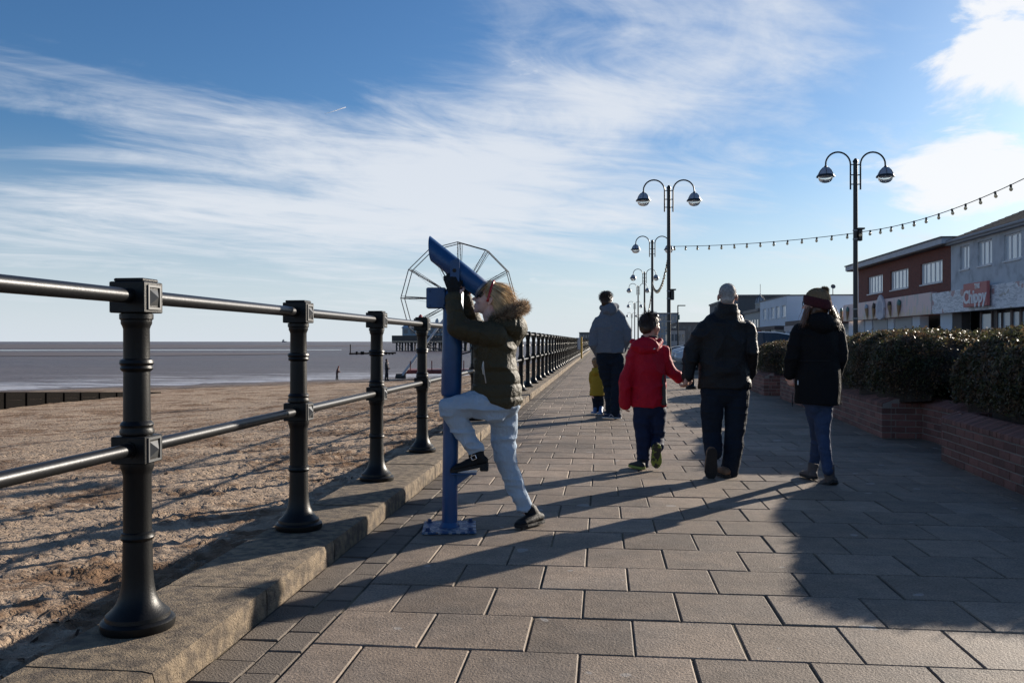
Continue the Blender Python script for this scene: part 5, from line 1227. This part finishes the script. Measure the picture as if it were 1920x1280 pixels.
# blonde hair, red band
hair_m = mat('blonde_hair', (.74, .55, .31), .42, isl=.35, col2=(.50, .34, .18), vscale=14, spec=.5); _translucent(hair_m, .3)
b = MB(); b.ell(Lg(0, -.10, .66), (.355 * gh, .43 * gh, .37 * gh), Mg, 18, 12); b.ell(Lg(0, -.30, .45), (.32 * gh, .26 * gh, .32 * gh), Mg); b.ell(Lg(0, .10, .87), (.27 * gh, .26 * gh, .17 * gh), Mg)
me = remesh(b, .006, 6); hair = part('hair', me, hair_m, girl); displace(me, folds(.006, 16, 16, 3))
gdir = np.array((RGT * .80 - UP * .62)[:])
P, N = scalp(Lg, Mg, 0, gh, 1500, rg, lambda q: (q[:, 2] > -.55) & (q[:, 1] < .55 + 0 * q[:, 0]) & ((q[:, 2] > .1) | (q[:, 1] < .15)), (.365, .45, .395), (0, -.08, .65))
strands('hair_strands', P, N, tang(gdir), .125, 7, hair_m, hair, .0022, .010, .9, 6, .45, .16)
P, N = scalp(Lg, Mg, 0, gh, 260, rg, lambda q: (q[:, 2] > .45) & (q[:, 1] > .30), (.36, .45, .39), (0, -.05, .64))
strands('fringe', P, N, tang(np.array((-RGT * .5 - UP * .8 - FWD * .25)[:])), .075, 5, hair_m, hair, .0018, .02, .2, 7, .5, .3)
band = [Lg(.405 * math.cos(a), .03 + .03 * math.sin(a), .48 + .575 * math.sin(a)) for a in [rad(-8 + 196 * i / 24) for i in range(25)]]
MB().tube(band, .0075, 8, side=None).build('hair_band', mat('red_plastic', (.36, .012, .016), .25), hair, smooth=True)
tag(girl, 'girl in olive quilted coat and pale jeans looking up into the blue telescope', 'person')

# ------------------------------------------------------------------ walkers seen from behind
def walker(name, D, foot):
    r = empty(name, gnd(*foot)); return r, (lambda px, py, d=0.: pix(px, py, D + d)), FOC / D
def legs(parent, J, hips, L, R, m, seed, radii, name='trousers', voxel=.008, amp=.015):
    b = MB(); (hx, hy, hw, hd) = hips; b.ell(J(hx, hy), (hw, hd, .11), MC)
    for pts in (L, R):
        P = [J(*p) for p in pts]; b.tube(P, radii[:len(P)], 16, rnd=True)
    b.tube([J(*L[0]).lerp(J(*L[1]), .12), J(*R[0]).lerp(J(*R[1]), .12)], radii[0] * .95, 14, rnd=True)
    return garment(name, b, voxel, m, parent, jf(seed, amp), 5)
# --- man in the black jacket
man, J, S = walker('person', 7.32, (1360, 893)); k = 1 / S
b = MB(); h = 45 * k * 1.04
Lm, Mm = head(b, J(1364, 579, -.02), FWD * .97 + RGT * .22, UP, h, J(1361, 600))
for s_ in (-1, 1): b.ell(Lm(s_ * .37, -.06, .44), (.035 * h, .09 * h, .14 * h), Mm)
b.tube([J(1360, 600), J(1359, 660), J(1358, 715)], [.16, .15, .12], 14, side=RGT, ry=.09, rnd=True)
for sh_, el, wr in ((J(1324, 622), J(1297, 660, .03), J(1289, 702, .02)), (J(1394, 622), J(1409, 660, -.05), J(1398, 712, .10))): b.tube([sh_, el, wr], [.040, .034, .027], 12, rnd=True)
hand(b, J(1289, 701, .0), -UP * .96 - RGT * .12 - FWD * .05, -RGT * .8 + FWD * .6, FWD * .8 + RGT * .5, .185, .95); hand(b, J(1398, 712, .10), -UP + FWD * .3, -RGT, FWD, .18, .6)
for P in ((J(1334, 730), J(1333, 808, .05), J(1338, 846, -.04)), (J(1382, 730), J(1378, 808), J(1366, 880))): b.tube(P, [.045, .03, .028], 12, rnd=True)
body = garment('body', b, .006, skin, man, None, 3); eyes(body, Lm, h)
jk_m = mat('black_waxed_cotton', (.0085, .0085, .010), .55, var=.3, vscale=9, bump=.8, bscale=20, spec=.28)
b = MB(); sec = [(1358, 727, 48, .150), (1358, 700, 47, .150), (1358, 665, 46, .142), (1358, 630, 49, .142), (1359, 609, 46, .118), (1360, 597, 36, .10), (1362, 588, 25, .09), (1363, 578, 20, .078)]
b.tube([J(x, y) for x, y, *_ in sec], [q[2] * k for q in sec], 24, side=RGT, ry=[q[3] for q in sec]); segs = []
for sh_, el, wr in ((J(1320, 617), J(1297, 660, .03), J(1290, 703, .02)), (J(1399, 617), J(1410, 660, -.05), J(1401, 706, .08))):
    b.tube([sh_, sh_.lerp(el, .5), el, el.lerp(wr, .5), wr], [.076, .072, .067, .062, .056], 16, rnd=True)
jk = garment('jacket', b, .007, jk_m, man, folds(.020, 8, 10, 12), 5)
b = MB(); b.tube([J(1361, 594, -.01), J(1363, 578, -.035), J(1364, 568, -.042)], [27 * k, 20 * k, 17.5 * k], 20, side=RGT, ry=[.11, .088, .082]); garment('collar', b, .007, jk_m, jk, folds(.006, 12, 12, 1), 4)
MB().tube([J(1358, y, -.146) for y in (612, 640, 668, 700, 725)], .0028, 5).build('back_seam', stitch, jk)
b = legs(man, J, (1358, 728, .185, .125), [(1336, 735), (1335, 775, .03), (1334, 812, .06), (1336, 830, .0), (1337, 846, -.055)], [(1382, 735), (1380, 775), (1378, 812), (1374, 850), (1367, 884)], denim_d, 15, [.100, .092, .080, .076, .074], amp=.009)
shoe(man, J(1336, 842, -.175), -UP * .96 + FWD * .22, FWD * .95 + UP * .2, .27, mat('brown_suede', (.16, .09, .05), .8), mat('dark_tread', (.020, .017, .015), .75, bump=.9, bscale=60), J(1337, 848, -.09), .050)
hz = gnd(1364, 897); hz.z = .012; shoe(man, hz, FWD * .98 - RGT * .06, UP, .27, mat('brown_suede', (.16, .09, .05), .8), mat('dark_tread', (.020, .017, .015), .75), J(1366, 876, .06), .046)
gh_m = mat('grey_hair', (.46, .45, .44), .7, isl=.35, var=.3, vscale=60, col2=(.28, .27, .26))
b = MB(); b.ell(Lm(0, -.09, .66), (.335 * h, .42 * h, .36 * h), Mm, 18, 12); b.ell(Lm(0, -.22, .42), (.27 * h, .26 * h, .26 * h), Mm); hr = part('hair', remesh(b, .007, 5), gh_m, man)
P, N = scalp(Lm, Mm, 0, h, 3800, rg, lambda q: (q[:, 1] < .45) & (q[:, 2] > -.92), (.333, .425, .385), (0, -.09, .63)); strands('hair_strands', P, N, lambda P, N: N * .35 + tang((0, .1, -1))(P, N), .010, 2, gh_m, hr, .0007, .01, .1, 9, .6, .3)
tag(man, 'grey haired man in black jacket walking away, holding the boy\'s hand', 'person')

# --- boy in red
boy, J, S = walker('person', 7.78, (1203, 880)); k = 1 / S
b = MB(); h = 44 * k
Lb_, Mb_ = head(b, J(1220, 633), (RGT * .80 + FWD * .58 + UP * .0), UP, h, J(1216, 652))
b.tube([J(1216, 650), J(1217, 700), J(1218, 745)], [.12, .12, .10], 14, side=RGT, ry=.085, rnd=True)
for sh_, el, wr in ((J(1190, 660), J(1173, 705), J(1172, 752, .02)), (J(1244, 660), J(1257, 694), J(1277, 711, .0))): b.tube([sh_, el, wr], [.033, .028, .023], 12, rnd=True)
hand(b, J(1277, 711, .0), RGT * .95 - UP * .25, FWD, UP, .15, .55); hand(b, J(1172, 752, .02), -UP, RGT, FWD, .14, .7)
for P in ((J(1204, 765), J(1206, 820), J(1205, 862)), (J(1231, 765), J(1233, 815, .02), J(1233, 838, -.06))): b.tube(P, [.04, .03, .026], 12, rnd=True)
body = garment('body', b, .0055, skin, boy, None, 3); eyes(body, Lb_, h)
red_m = mat('red_shell', (.40, .006, .022), .62, var=.15, vscale=10, bump=.7, bscale=22, spec=.2); navy = mat('navy_fleece', (.010, .012, .022), .9, var=.3, vscale=40, bump=.4, bscale=160)
b = MB(); sec = [(1217, 761, 31, .135), (1217, 735, 31, .135), (1216, 705, 30, .130), (1216, 675, 31, .125), (1216, 655, 31, .105), (1217, 643, 22, .085), (1218, 633, 14, .065)]
b.tube([J(x, y) for x, y, *_ in sec], [q[2] * k for q in sec], 24, side=RGT, ry=[q[3] for q in sec])
for pts in ((J(1190, 660), J(1177, 700), J(1171, 730), J(1172, 757, .02)), (J(1243, 660), J(1255, 690), J(1264, 701), J(1273, 709, .0))): b.tube(pts, [.064, .058, .053, .047], 16, rnd=True)
jk = garment('jacket', b, .007, red_m, boy, folds(.018, 8, 9, 22), 5)
b = MB(); b.ell(J(1208, 648, -.10), (.125, .055, .075), MC); b.tube([J(1186, 640, -.03), J(1204, 655, -.135), J(1226, 655, -.12), J(1238, 640, -.03)], [.03, .035, .035, .03], 12, rnd=True); garment('hood', b, .0065, red_m, jk, folds(.011, 9, 9, 23), 4)
b = MB(); b.tube([J(1217, 641), J(1218, 629)], [17 * k, 15.5 * k], 18, side=RGT, ry=[.078, .07]); garment('collar', b, .007, navy, jk, folds(.006, 16, 16, 24), 3)
b = MB(); b.tube([J(1240, 700, .0), J(1241.5, 730, .0), J(1242, 757, .0)], [.024, .034, .038], 14, side=RGT, ry=[.09, .11, .12]); garment('side_panel', b, .007, mat('grey_panel', (.05, .043, .04), .7), jk, folds(.008, 9, 9, 25), 4)
MB().prism([(0, 0), (.022, .004), (.020, .016)], 0, .002, Matrix((RGT, UP, -FWD)).transposed(), J(1224, 655, -.158)).build('reflective_mark', mat('reflective', (.6, .6, .6), .4), jk)
legs(boy, J, (1217, 765, .13, .10), [(1203, 770), (1205, 800), (1206, 828), (1206, 850), (1206, 866)], [(1231, 770), (1233, 800), (1234, 822, .02), (1234, 830, -.03), (1234, 837, -.07)], mat('navy_trousers', (.012, .020, .052), .75, spec=.2, var=.3, vscale=14, bump=.2, bscale=120), 26, [.078, .070, .062, .058, .054])
gs = mat('lime_sole', (.20, .24, .035), .6, col2=(.025, .025, .02), vscale=22, lo=.47, hi=.53); bt = mat('trainer_black', (.015, .015, .014), .7)
shoe(boy, J(1232, 833, -.145), -UP * .97 + FWD * .18, FWD * .96 + UP * .18, .222, bt, gs, J(1233, 842, -.06), .045)
hz = gnd(1206, 882); hz.z = .012; shoe(boy, hz, FWD * .9 - RGT * .42, UP, .215, bt, mat('lime_edge', (.22, .27, .05), .6), J(1206, 862, .04), .040, sole_t=.022)
bh_m = mat('dark_brown_hair', (.040, .022, .013), .42, isl=.4, spec=.5)
b = MB(); b.ell(Lb_(0, -.10, .68), (.375 * h, .445 * h, .375 * h), Mb_, 18, 12); b.ell(Lb_(0, -.28, .42), (.31 * h, .24 * h, .28 * h), Mb_); b.ell(Lb_(0, .12, .90), (.29 * h, .26 * h, .16 * h), Mb_); me = remesh(b, .006, 4); hr = part('hair', me, bh_m, boy); displace(me, folds(.006, 20, 20, 8))
P, N = scalp(Lb_, Mb_, 0, h, 1500, rg, lambda q: (q[:, 2] > -.5) & ((q[:, 1] < .2) | (q[:, 2] > .45)), (.385, .46, .40), (0, -.08, .66)); strands('hair_strands', P, N, lambda P, N: N * .3 + tang((.35, -.1, -.8))(P, N) + .35 * np.sin(P * 37), .04, 4, bh_m, hr, .0018, .02, .1, 14, .55, .35)
tag(boy, 'boy in red hooded jacket walking away, face turned to the side', 'person')

# --- woman in black coat and bobble hat
wom, J, S = walker('person', 6.95, (1550, 914)); k = 1 / S
b = MB(); h = 50 * k
Lw, Mw = head(b, J(1528, 594), -RGT * .72 + FWD * .68, UP, h, J(1534, 612))
b.tube([J(1534, 612), J(1534, 680), J(1534, 735)], [.14, .12, .14], 14, side=RGT, ry=.09, rnd=True)
for sh_, el, wr in ((J(1498, 622), J(1484, 668), J(1480, 704, .04)), (J(1570, 622), J(1577, 668, -.02), J(1566, 702, .12))): b.tube([sh_, el, wr], [.04, .034, .024], 12, rnd=True)
hand(b, J(1480, 703, .04), -UP * .85 + RGT * .25 + FWD * .2, RGT * .6 + FWD * .4, FWD, .165, .8); hand(b, J(1566, 702, .12), -UP, -RGT, FWD, .16, .6)
for P in ((J(1526, 755), J(1532, 815, .2), J(1526, 872, .30)), (J(1545, 755), J(1543, 815), J(1553, 880, -.08))): b.tube(P, [.045, .03, .026], 12, rnd=True)
body = garment('body', b, .0055, skin_b, wom, None, 3); eyes(body, Lw, h)
ct_m = mat('black_parka', (.0055, .0055, .0065), .80, var=.25, vscale=9, bump=.7, bscale=18, spec=.2)
b = MB(); sec = [(1532, 757, 40.5, .160), (1533, 725, 41, .152), (1534, 695, 39.5, .140), (1535, 674, 37, .125), (1534, 645, 40, .128), (1534, 622, 41, .115), (1535, 607, 29, .095), (1535, 596, 17, .08)]
b.tube([J(x, y) for x, y, *_ in sec], [q[2] * k for q in sec], 24, side=RGT, ry=[q[3] for q in sec])
for pts in ((J(1500, 620), J(1491, 648), J(1485, 672), J(1481, 700, .04)), (J(1569, 620), J(1575, 648, -.02), J(1576, 672, -.02), J(1568, 700, .09))): b.tube(pts, [.066, .060, .055, .047], 16, rnd=True)
ct = garment('coat', b, .0065, ct_m, wom, folds(.011, 7, 8, 32), 5)
b = MB(); b.ell(J(1541, 606, -.09), (.115, .075, .085), MC); b.tube([J(1515, 598, .02), J(1525, 598, -.09), J(1548, 596, -.12), J(1562, 600, -.02)], [.03, .036, .036, .03], 12, rnd=True); garment('hood', b, .0065, ct_m, ct, folds(.013, 9, 9, 33), 4)
MB().tube([J(1498, 676, -.08), J(1515, 676, -.125), J(1535, 676, -.138), J(1555, 676, -.125), J(1571, 676, -.07)], .003, 6).build('waist_cord', stitch, ct)
for x in (1487, 1578): q = MB().tube([J(x, 735, -.05), J(x - 1.5, 752, -.055), J(x - 1, 762, -.05)], .003, 5).build('drawcord', stitch, ct); MB().ell(J(x - 1, 756, -.052), (.006, .006, .012), seg=8, rings=6).build('toggle', stitch, q)
MB().box(J(1496, 717, -.105), (.008, .004, .035), MC).build('white_tab', mat('white_tab', (.6, .6, .6), .6), ct)
legs(wom, J, (1534, 745, .15, .11), [(1527, 760), (1530, 790, .1), (1533, 818, .2), (1530, 845, .25), (1526, 872, .30)], [(1544, 760), (1542, 790), (1543, 818, .0), (1547, 845, -.04), (1552, 882, -.08)], denim_b, 35, [.076, .066, .053, .046, .041], amp=.006)
bo_m = mat('grey_suede', (.105, .085, .078), .85, var=.25, vscale=20, bump=.4, bscale=120); bs_m = mat('boot_sole', (.022, .020, .020), .8, bump=.7, bscale=60)
J2 = lambda px, py: pix(px, py, 6.87)
shoe(wom, J2(1569, 905), (-RGT * .52 + FWD * .62 - UP * .42), UP * .85 + FWD * .42, .235, bo_m, bs_m, J2(1553, 872), .044, .1, 'boot', .026)
hz = gnd(1528, 901); hz.z = .012; shoe(wom, hz, -RGT * .12 + FWD * .98, UP, .235, bo_m, bs_m, pix(1525.5, 868, 7.15), .043, .1, 'boot', .024)
wool = mat('maroon_knit', (.060, .008, .014), .95, var=.3, vscale=60, bump=.8, bscale=140); wool2 = mat('tan_knit', (.25, .17, .095), .95, var=.45, vscale=50, bump=.8, bscale=120)
b = MB(); b.ell(Lw(0, -.12, .66), (.385 * h, .47 * h, .41 * h), axes(FWD * .6 - RGT * .7 + UP * .35, UP), 20, 14); me = remesh(b, .006, 4); hat = part('knit_hat', me, wool2, wom); displace(me, lambda P, N: .004 * np.sin(np.arctan2(P[:, 1] - Lw(0, -.12, 0).y, P[:, 0] - Lw(0, -.12, 0).x) * 34))
cb = [Lw(.385 * math.cos(a), -.10 + .475 * math.sin(a), .55 + .12 * math.sin(a)) for a in [2 * math.pi * i / 30 for i in range(31)]]; me = MB().tube(cb, .024, 10, side=UP, ry=.012, cap=False)
MB().tube(cb, [.040] * 31, 12, side=UP, ry=[.012] * 31, cap=False).build('hat_band', wool, hat, smooth=True)
bc = J(1546, 545); q = rg.normal(size=(1500, 3)); q /= np.linalg.norm(q, axis=1)[:, None]; MB().ell(bc, (.026, .026, .026)).build('bobble', wool2, hat, smooth=True); strands('bobble_yarn', np.array(bc[:]) + q * .018, q, lambda P, N: N, .022, 2, wool2, hat, .0016, .01, .1, 41, .6, .35)
wh_m = mat('auburn_hair', (.13, .058, .026), .40, isl=.45, spec=.5)
b = MB(); b.ell(Lw(0, -.20, .30), (.33 * h, .27 * h, .34 * h), Mw); b.ell(Lw(.12, -.10, .10), (.27 * h, .25 * h, .28 * h), Mw); b.ell(Lw(-.16, -.02, .22), (.20 * h, .20 * h, .30 * h), Mw); me = remesh(b, .007, 4); displace(me, folds(.010, 22, 9, 47)); part('hair', me, wh_m, wom)
for side, cx, seed in ((1, 1563, 44), (-1, 1512, 45)):
    rt = np.array([J(cx - side * 4 + rg.normal() * 3.5, 580 + rg.normal() * 4, -.02 + rg.normal() * .03)[:] for _ in range(420)]); nn = np.tile(np.array((RGT * side - FWD * .4)[:]), (420, 1))
    strands('hair', rt, nn, lambda P, N: np.tile(np.array((RGT * side * .32 - UP * .9 - FWD * .1)[:]), (len(P), 1)), .17 if side > 0 else .14, 8, wh_m, wom, .0022, .02, .3, seed, .6, .20)
gl = mat('spectacle_black', (.010, .010, .012), .3)
for s in (-1, 1):
    ring = [Lw(s * .165 + .12 * math.cos(a), .40 - abs(s * .165 + .12 * math.cos(a)) * .15, .50 + .10 * math.sin(a)) for a in [2 * math.pi * i / 16 for i in range(17)]]
    g = MB().tube(ring, .0030, 6).build('spectacles', gl, wom); MB().tube([Lw(s * .29, .36, .53), Lw(s * .35, 0, .52)], .0028, 5).build('temple', gl, g)
tag(wom, 'woman in black parka and bobble hat walking away in grey boots', 'person')

# --- tall man in grey hoodie
hoo, J, S = walker('person', 12.8, (1150, 785)); k = 1 / S
b = MB(); h = 29 * k; Lh, Mh = head(b, J(1137, 576), FWD * .93 + RGT * .36, UP, h, J(1144, 590))
b.tube([J(1144, 588), J(1144, 620), J(1143, 655)], [.16, .15, .12], 14, side=RGT, ry=.10, rnd=True)
for sh_, el, wr in ((J(1124, 607), J(1114, 632, -.04), J(1125, 655, .10)), (J(1165, 607), J(1177, 630, -.04), J(1166, 653, .10))): b.tube([sh_, el, wr], [.040, .034, .026], 12, rnd=True)
hand(b, J(1125, 655, .10), RGT * .8 - UP * .4, FWD, UP, .18, .6); hand(b, J(1166, 653, .10), -RGT * .8 - UP * .4, FWD, UP, .18, .6)
for P in ((J(1133, 672), J(1142, 722, .11), J(1146, 768, .05)), (J(1155, 672), J(1157, 722), J(1154, 772, -.05))): b.tube(P, [.05, .03, .028], 12, rnd=True)
body = garment('body', b, .007, skin, hoo, None, 3); eyes(body, Lh, h)
hd_m = mat('grey_jersey', (.125, .145, .175), .9, var=.22, vscale=60, bump=.7, bscale=16, spec=.2)
b = MB(); sec = [(1143, 661, 27, .150), (1143, 652, 29, .150), (1143, 630, 30, .145), (1144, 608, 31, .140), (1144, 596, 28.5, .12), (1143, 588, 22, .10), (1141, 580, 15, .088), (1139, 571, 11, .075)]
b.tube([J(x, y) for x, y, *_ in sec], [q[2] * k for q in sec], 24, side=RGT, ry=[q[3] for q in sec])
for pts in ((J(1122, 604), J(1115, 622, -.03), J(1113, 645, -.04), J(1122, 663, .06)), (J(1166, 604), J(1175, 620, -.04), J(1177, 636, -.04), J(1168, 655, .08))): b.tube(pts, [.078, .074, .068, .055], 16, rnd=True)
jk = garment('hoodie', b, .008, hd_m, hoo, folds(.018, 6, 6, 52), 5)
b = MB(); b.ell(J(1144, 580, -.08), (.115, .075, .10), MC); b.tube([J(1130, 577, .0), J(1137, 577, -.08), J(1149, 576, -.09), J(1155, 574, .0)], [.045, .055, .055, .045], 12, rnd=True); garment('hood', b, .008, hd_m, jk, folds(.016, 8, 10, 53), 4)
legs(hoo, J, (1143, 664, .19, .13), [(1131, 672), (1137, 700, .05), (1143, 725, .12), (1145, 750, .08), (1146, 770, .05)], [(1156, 672), (1157, 700), (1157, 725), (1155, 750, -.03), (1154, 774, -.06)], denim_d, 55, [.110, .100, .086, .080, .076])
nv = mat('navy_canvas', (.015, .022, .05), .8); ws = mat('white_sole', (.5, .5, .5), .6)
hz = gnd(1164, 786); hz.z = .012; u, so, P_, s_ = shoe(hoo, hz, -RGT * .85 + FWD * .5, UP, .30, nv, ws, J(1154, 770, -.06), .050)
MB().tube([P_(.3, .03) - s_ * .052, P_(.45, .06) - s_ * .05, P_(.55, .03) - s_ * .052], .006, 5).build('side_stripe', ws, u)
hz = gnd(1152, 780); hz.z = .012; shoe(hoo, hz, FWD * .9 - RGT * .4, UP, .30, nv, ws, J(1146, 767, .05), .048)
bw = mat('brown_hair', (.055, .030, .018), .45, isl=.4)
b = MB(); b.ell(Lh(0, -.10, .68), (.37 * h, .44 * h, .37 * h), Mh, 18, 12); b.ell(Lh(0, -.26, .36), (.30 * h, .25 * h, .34 * h), Mh); me = remesh(b, .008, 4); hr = part('hair', me, bw, hoo); displace(me, folds(.010, 14, 14, 18))
P, N = scalp(Lh, Mh, 0, h, 1100, rg, lambda q: (q[:, 1] < .35) & (q[:, 2] > -.7), (.375, .45, .385), (0, -.1, .65)); strands('hair_strands', P, N, lambda P, N: N * .35 + tang((.0, 0, -1))(P, N), .05, 3, bw, hr, .0025, .02, .1, 19, .6, .3)
tag(hoo, 'tall man in grey hooded top with hands in pockets beside a small child', 'person')
# --- child in yellow coat
kid, J, S = walker('person', 13.6, (1124, 777)); k = 1 / S
b = MB(); h = 20 * k; Lk, Mk = head(b, J(1117, 690), FWD, UP, h, J(1119, 697)); b.tube([J(1119, 696), J(1120, 720), J(1120, 742)], [.09, .1, .1], 12, side=RGT, ry=.08, rnd=True)
for sh_, el, wr in ((J(1110, 702), J(1109, 712), J(1112, 726, .05)), (J(1130, 702), J(1134, 714), J(1133, 730, .04))):
    b.tube([sh_, el, wr], [.03, .026, .02], 10, rnd=True); hand(b, wr, -UP, FWD, FWD + RGT, .09, .6)
for P in ((J(1116, 742), J(1117, 758), J(1117, 770)), (J(1126, 742), J(1127, 758), J(1127, 772))): b.tube(P, [.045, .035, .028], 10, rnd=True)
body = garment('body', b, .006, skin_b, kid, None, 2); eyes(body, Lk, h)
b = MB(); sec = [(1120, 741, 15, .13), (1120, 725, 14, .12), (1120, 708, 12.5, .105), (1119, 698, 10, .085), (1118, 689, 8, .075)]; b.tube([J(x, y) for x, y, *_ in sec], [q[2] * k for q in sec], 18, side=RGT, ry=[q[3] for q in sec])
for pts in ((J(1111, 701), J(1109.5, 713), J(1112, 725, .05)), (J(1129, 701), J(1133, 714), J(1132, 728, .04))): b.tube(pts, [.05, .047, .042], 12, rnd=True)
b.ell(J(1118, 698, -.07), (.08, .05, .055), MC)
garment('coat', b, .008, mat('mustard_coat', (.36, .235, .025), .8, spec=.2, var=.15, vscale=14), kid, folds(.010, 9, 9, 61), 4)
legs(kid, J, (1121, 740, .10, .09), [(1116, 744), (1117, 756), (1117, 768)], [(1126, 744), (1127, 756), (1127, 770)], denim_d, 62, [.055, .05, .045], voxel=.007, amp=.005)
bb_ = mat('blue_welly', (.06, .12, .26), .35)
for x, y, ax_, ay_ in ((1117, 777, 1117, 762), (1128, 778.5, 1127, 763)): hz = gnd(x, y); hz.z = .01; shoe(kid, hz, FWD * .95 - RGT * .3, UP, .155, bb_, ws, J(ax_, ay_), .034, .1, 'boot')
b = MB(); b.ell(Lk(0, -.10, .66), (.38 * h, .45 * h, .39 * h), Mk); b.ell(Lk(0, -.26, .36), (.32 * h, .24 * h, .34 * h), Mk); me = remesh(b, .006, 3); displace(me, folds(.006, 20, 20, 63)); part('hair', me, mat('sandy_hair', (.22, .13, .06), .5), kid)
tag(kid, 'small child in mustard yellow coat beside the tall man in grey', 'person')

# ------------------------------------------------------------------ two figures on the beach
def beach_person(px, foot, top, D, lean, coat, leg, label, hoodc):
    f0 = on_sand(px, foot); D = (f0 - Vector((0, 0, CAM_H))).dot(FWD); H = (foot - top) / FOC * D * 1.18; z = float(sand_z(f0.x, f0.y)); f0.z = z; r = empty('person', f0); q = lambda x, y, zz: f0 + RGT * x * H + FWD * y * H + UP * zz * H
    b = MB(); head(b, q(lean, 0, .87), RGT + FWD * .2 - UP * lean * 2, UP, .13 * H, q(lean * .8, 0, .82)); b.tube([q(lean * .7, 0, .80), q(lean * .4, 0, .68), q(0, 0, .52)], [.085 * H, .08 * H, .075 * H], 10, rnd=True)
    for s in (-1, 1): b.tube([q(.0, s * .04, .5), q(.03 * s, s * .045, .27), q(.045 * s - .01, s * .045, .02)], [.05 * H, .036 * H, .025 * H], 8, rnd=True); b.tube([q(lean * .75, s * .10, .79), q(lean * .75 + .03, s * .12, .62), q(lean + .10, s * .07, .55)], [.035 * H, .03 * H, .022 * H], 8, rnd=True); hand(b, q(lean + .10, s * .07, .55), RGT, -FWD * s, UP, .1 * H, .6)
    garment('body', b, .014, skin, r, None, 2)
    b = MB(); b.tube([q(lean * .75, 0, .82), q(lean * .4, 0, .68), q(0, 0, .47)], [.095 * H, .10 * H, .10 * H], 12, side=FWD, ry=[.075 * H, .085 * H, .085 * H], rnd=True)
    for s in (-1, 1): b.tube([q(lean * .75, s * .10, .79), q(lean * .75 + .03, s * .12, .62), q(lean + .08, s * .08, .555)], [.045 * H, .042 * H, .034 * H], 8, rnd=True)
    garment('coat', b, .016, coat, r, folds(.015, 6, 6, 71), 3)
    b = MB()
    for s in (-1, 1): b.tube([q(0, s * .04, .5), q(.03 * s, s * .045, .27), q(.045 * s - .01, s * .045, .05)], [.062 * H, .05 * H, .042 * H], 8, rnd=True)
    garment('trousers', b, .016, leg, r, None, 3)
    for s in (-1, 1): MB().ell(q(.045 * s + .015, s * .045, .02), (.065 * H, .025 * H, .022 * H), MC).build('shoe', black_leather, r, smooth=True)
    M_ = axes(RGT + FWD * .2 - UP * lean * 2, UP); MB().ell(q(lean, 0, .87) + M_ @ (Vector((0, -.08, .66)) * .13 * H), (.055 * H, .06 * H, .056 * H), M_).build('hood', hoodc, r, smooth=True)
    tag(r, label, 'person'); return r
navyc = mat('beach_navy', (.015, .017, .025), .8)
beach_person(632, 712, 690, 100, .10, mat('beach_maroon', (.05, .018, .022), .8), navyc, 'stooping figure in a dark red hood on the sand by the water', mat('beach_red', (.16, .02, .025), .8))
beach_person(725, 713, 679, 84, .0, navyc, navyc, 'upright figure in dark clothes and cap standing on the sand near the big wheel', navyc)
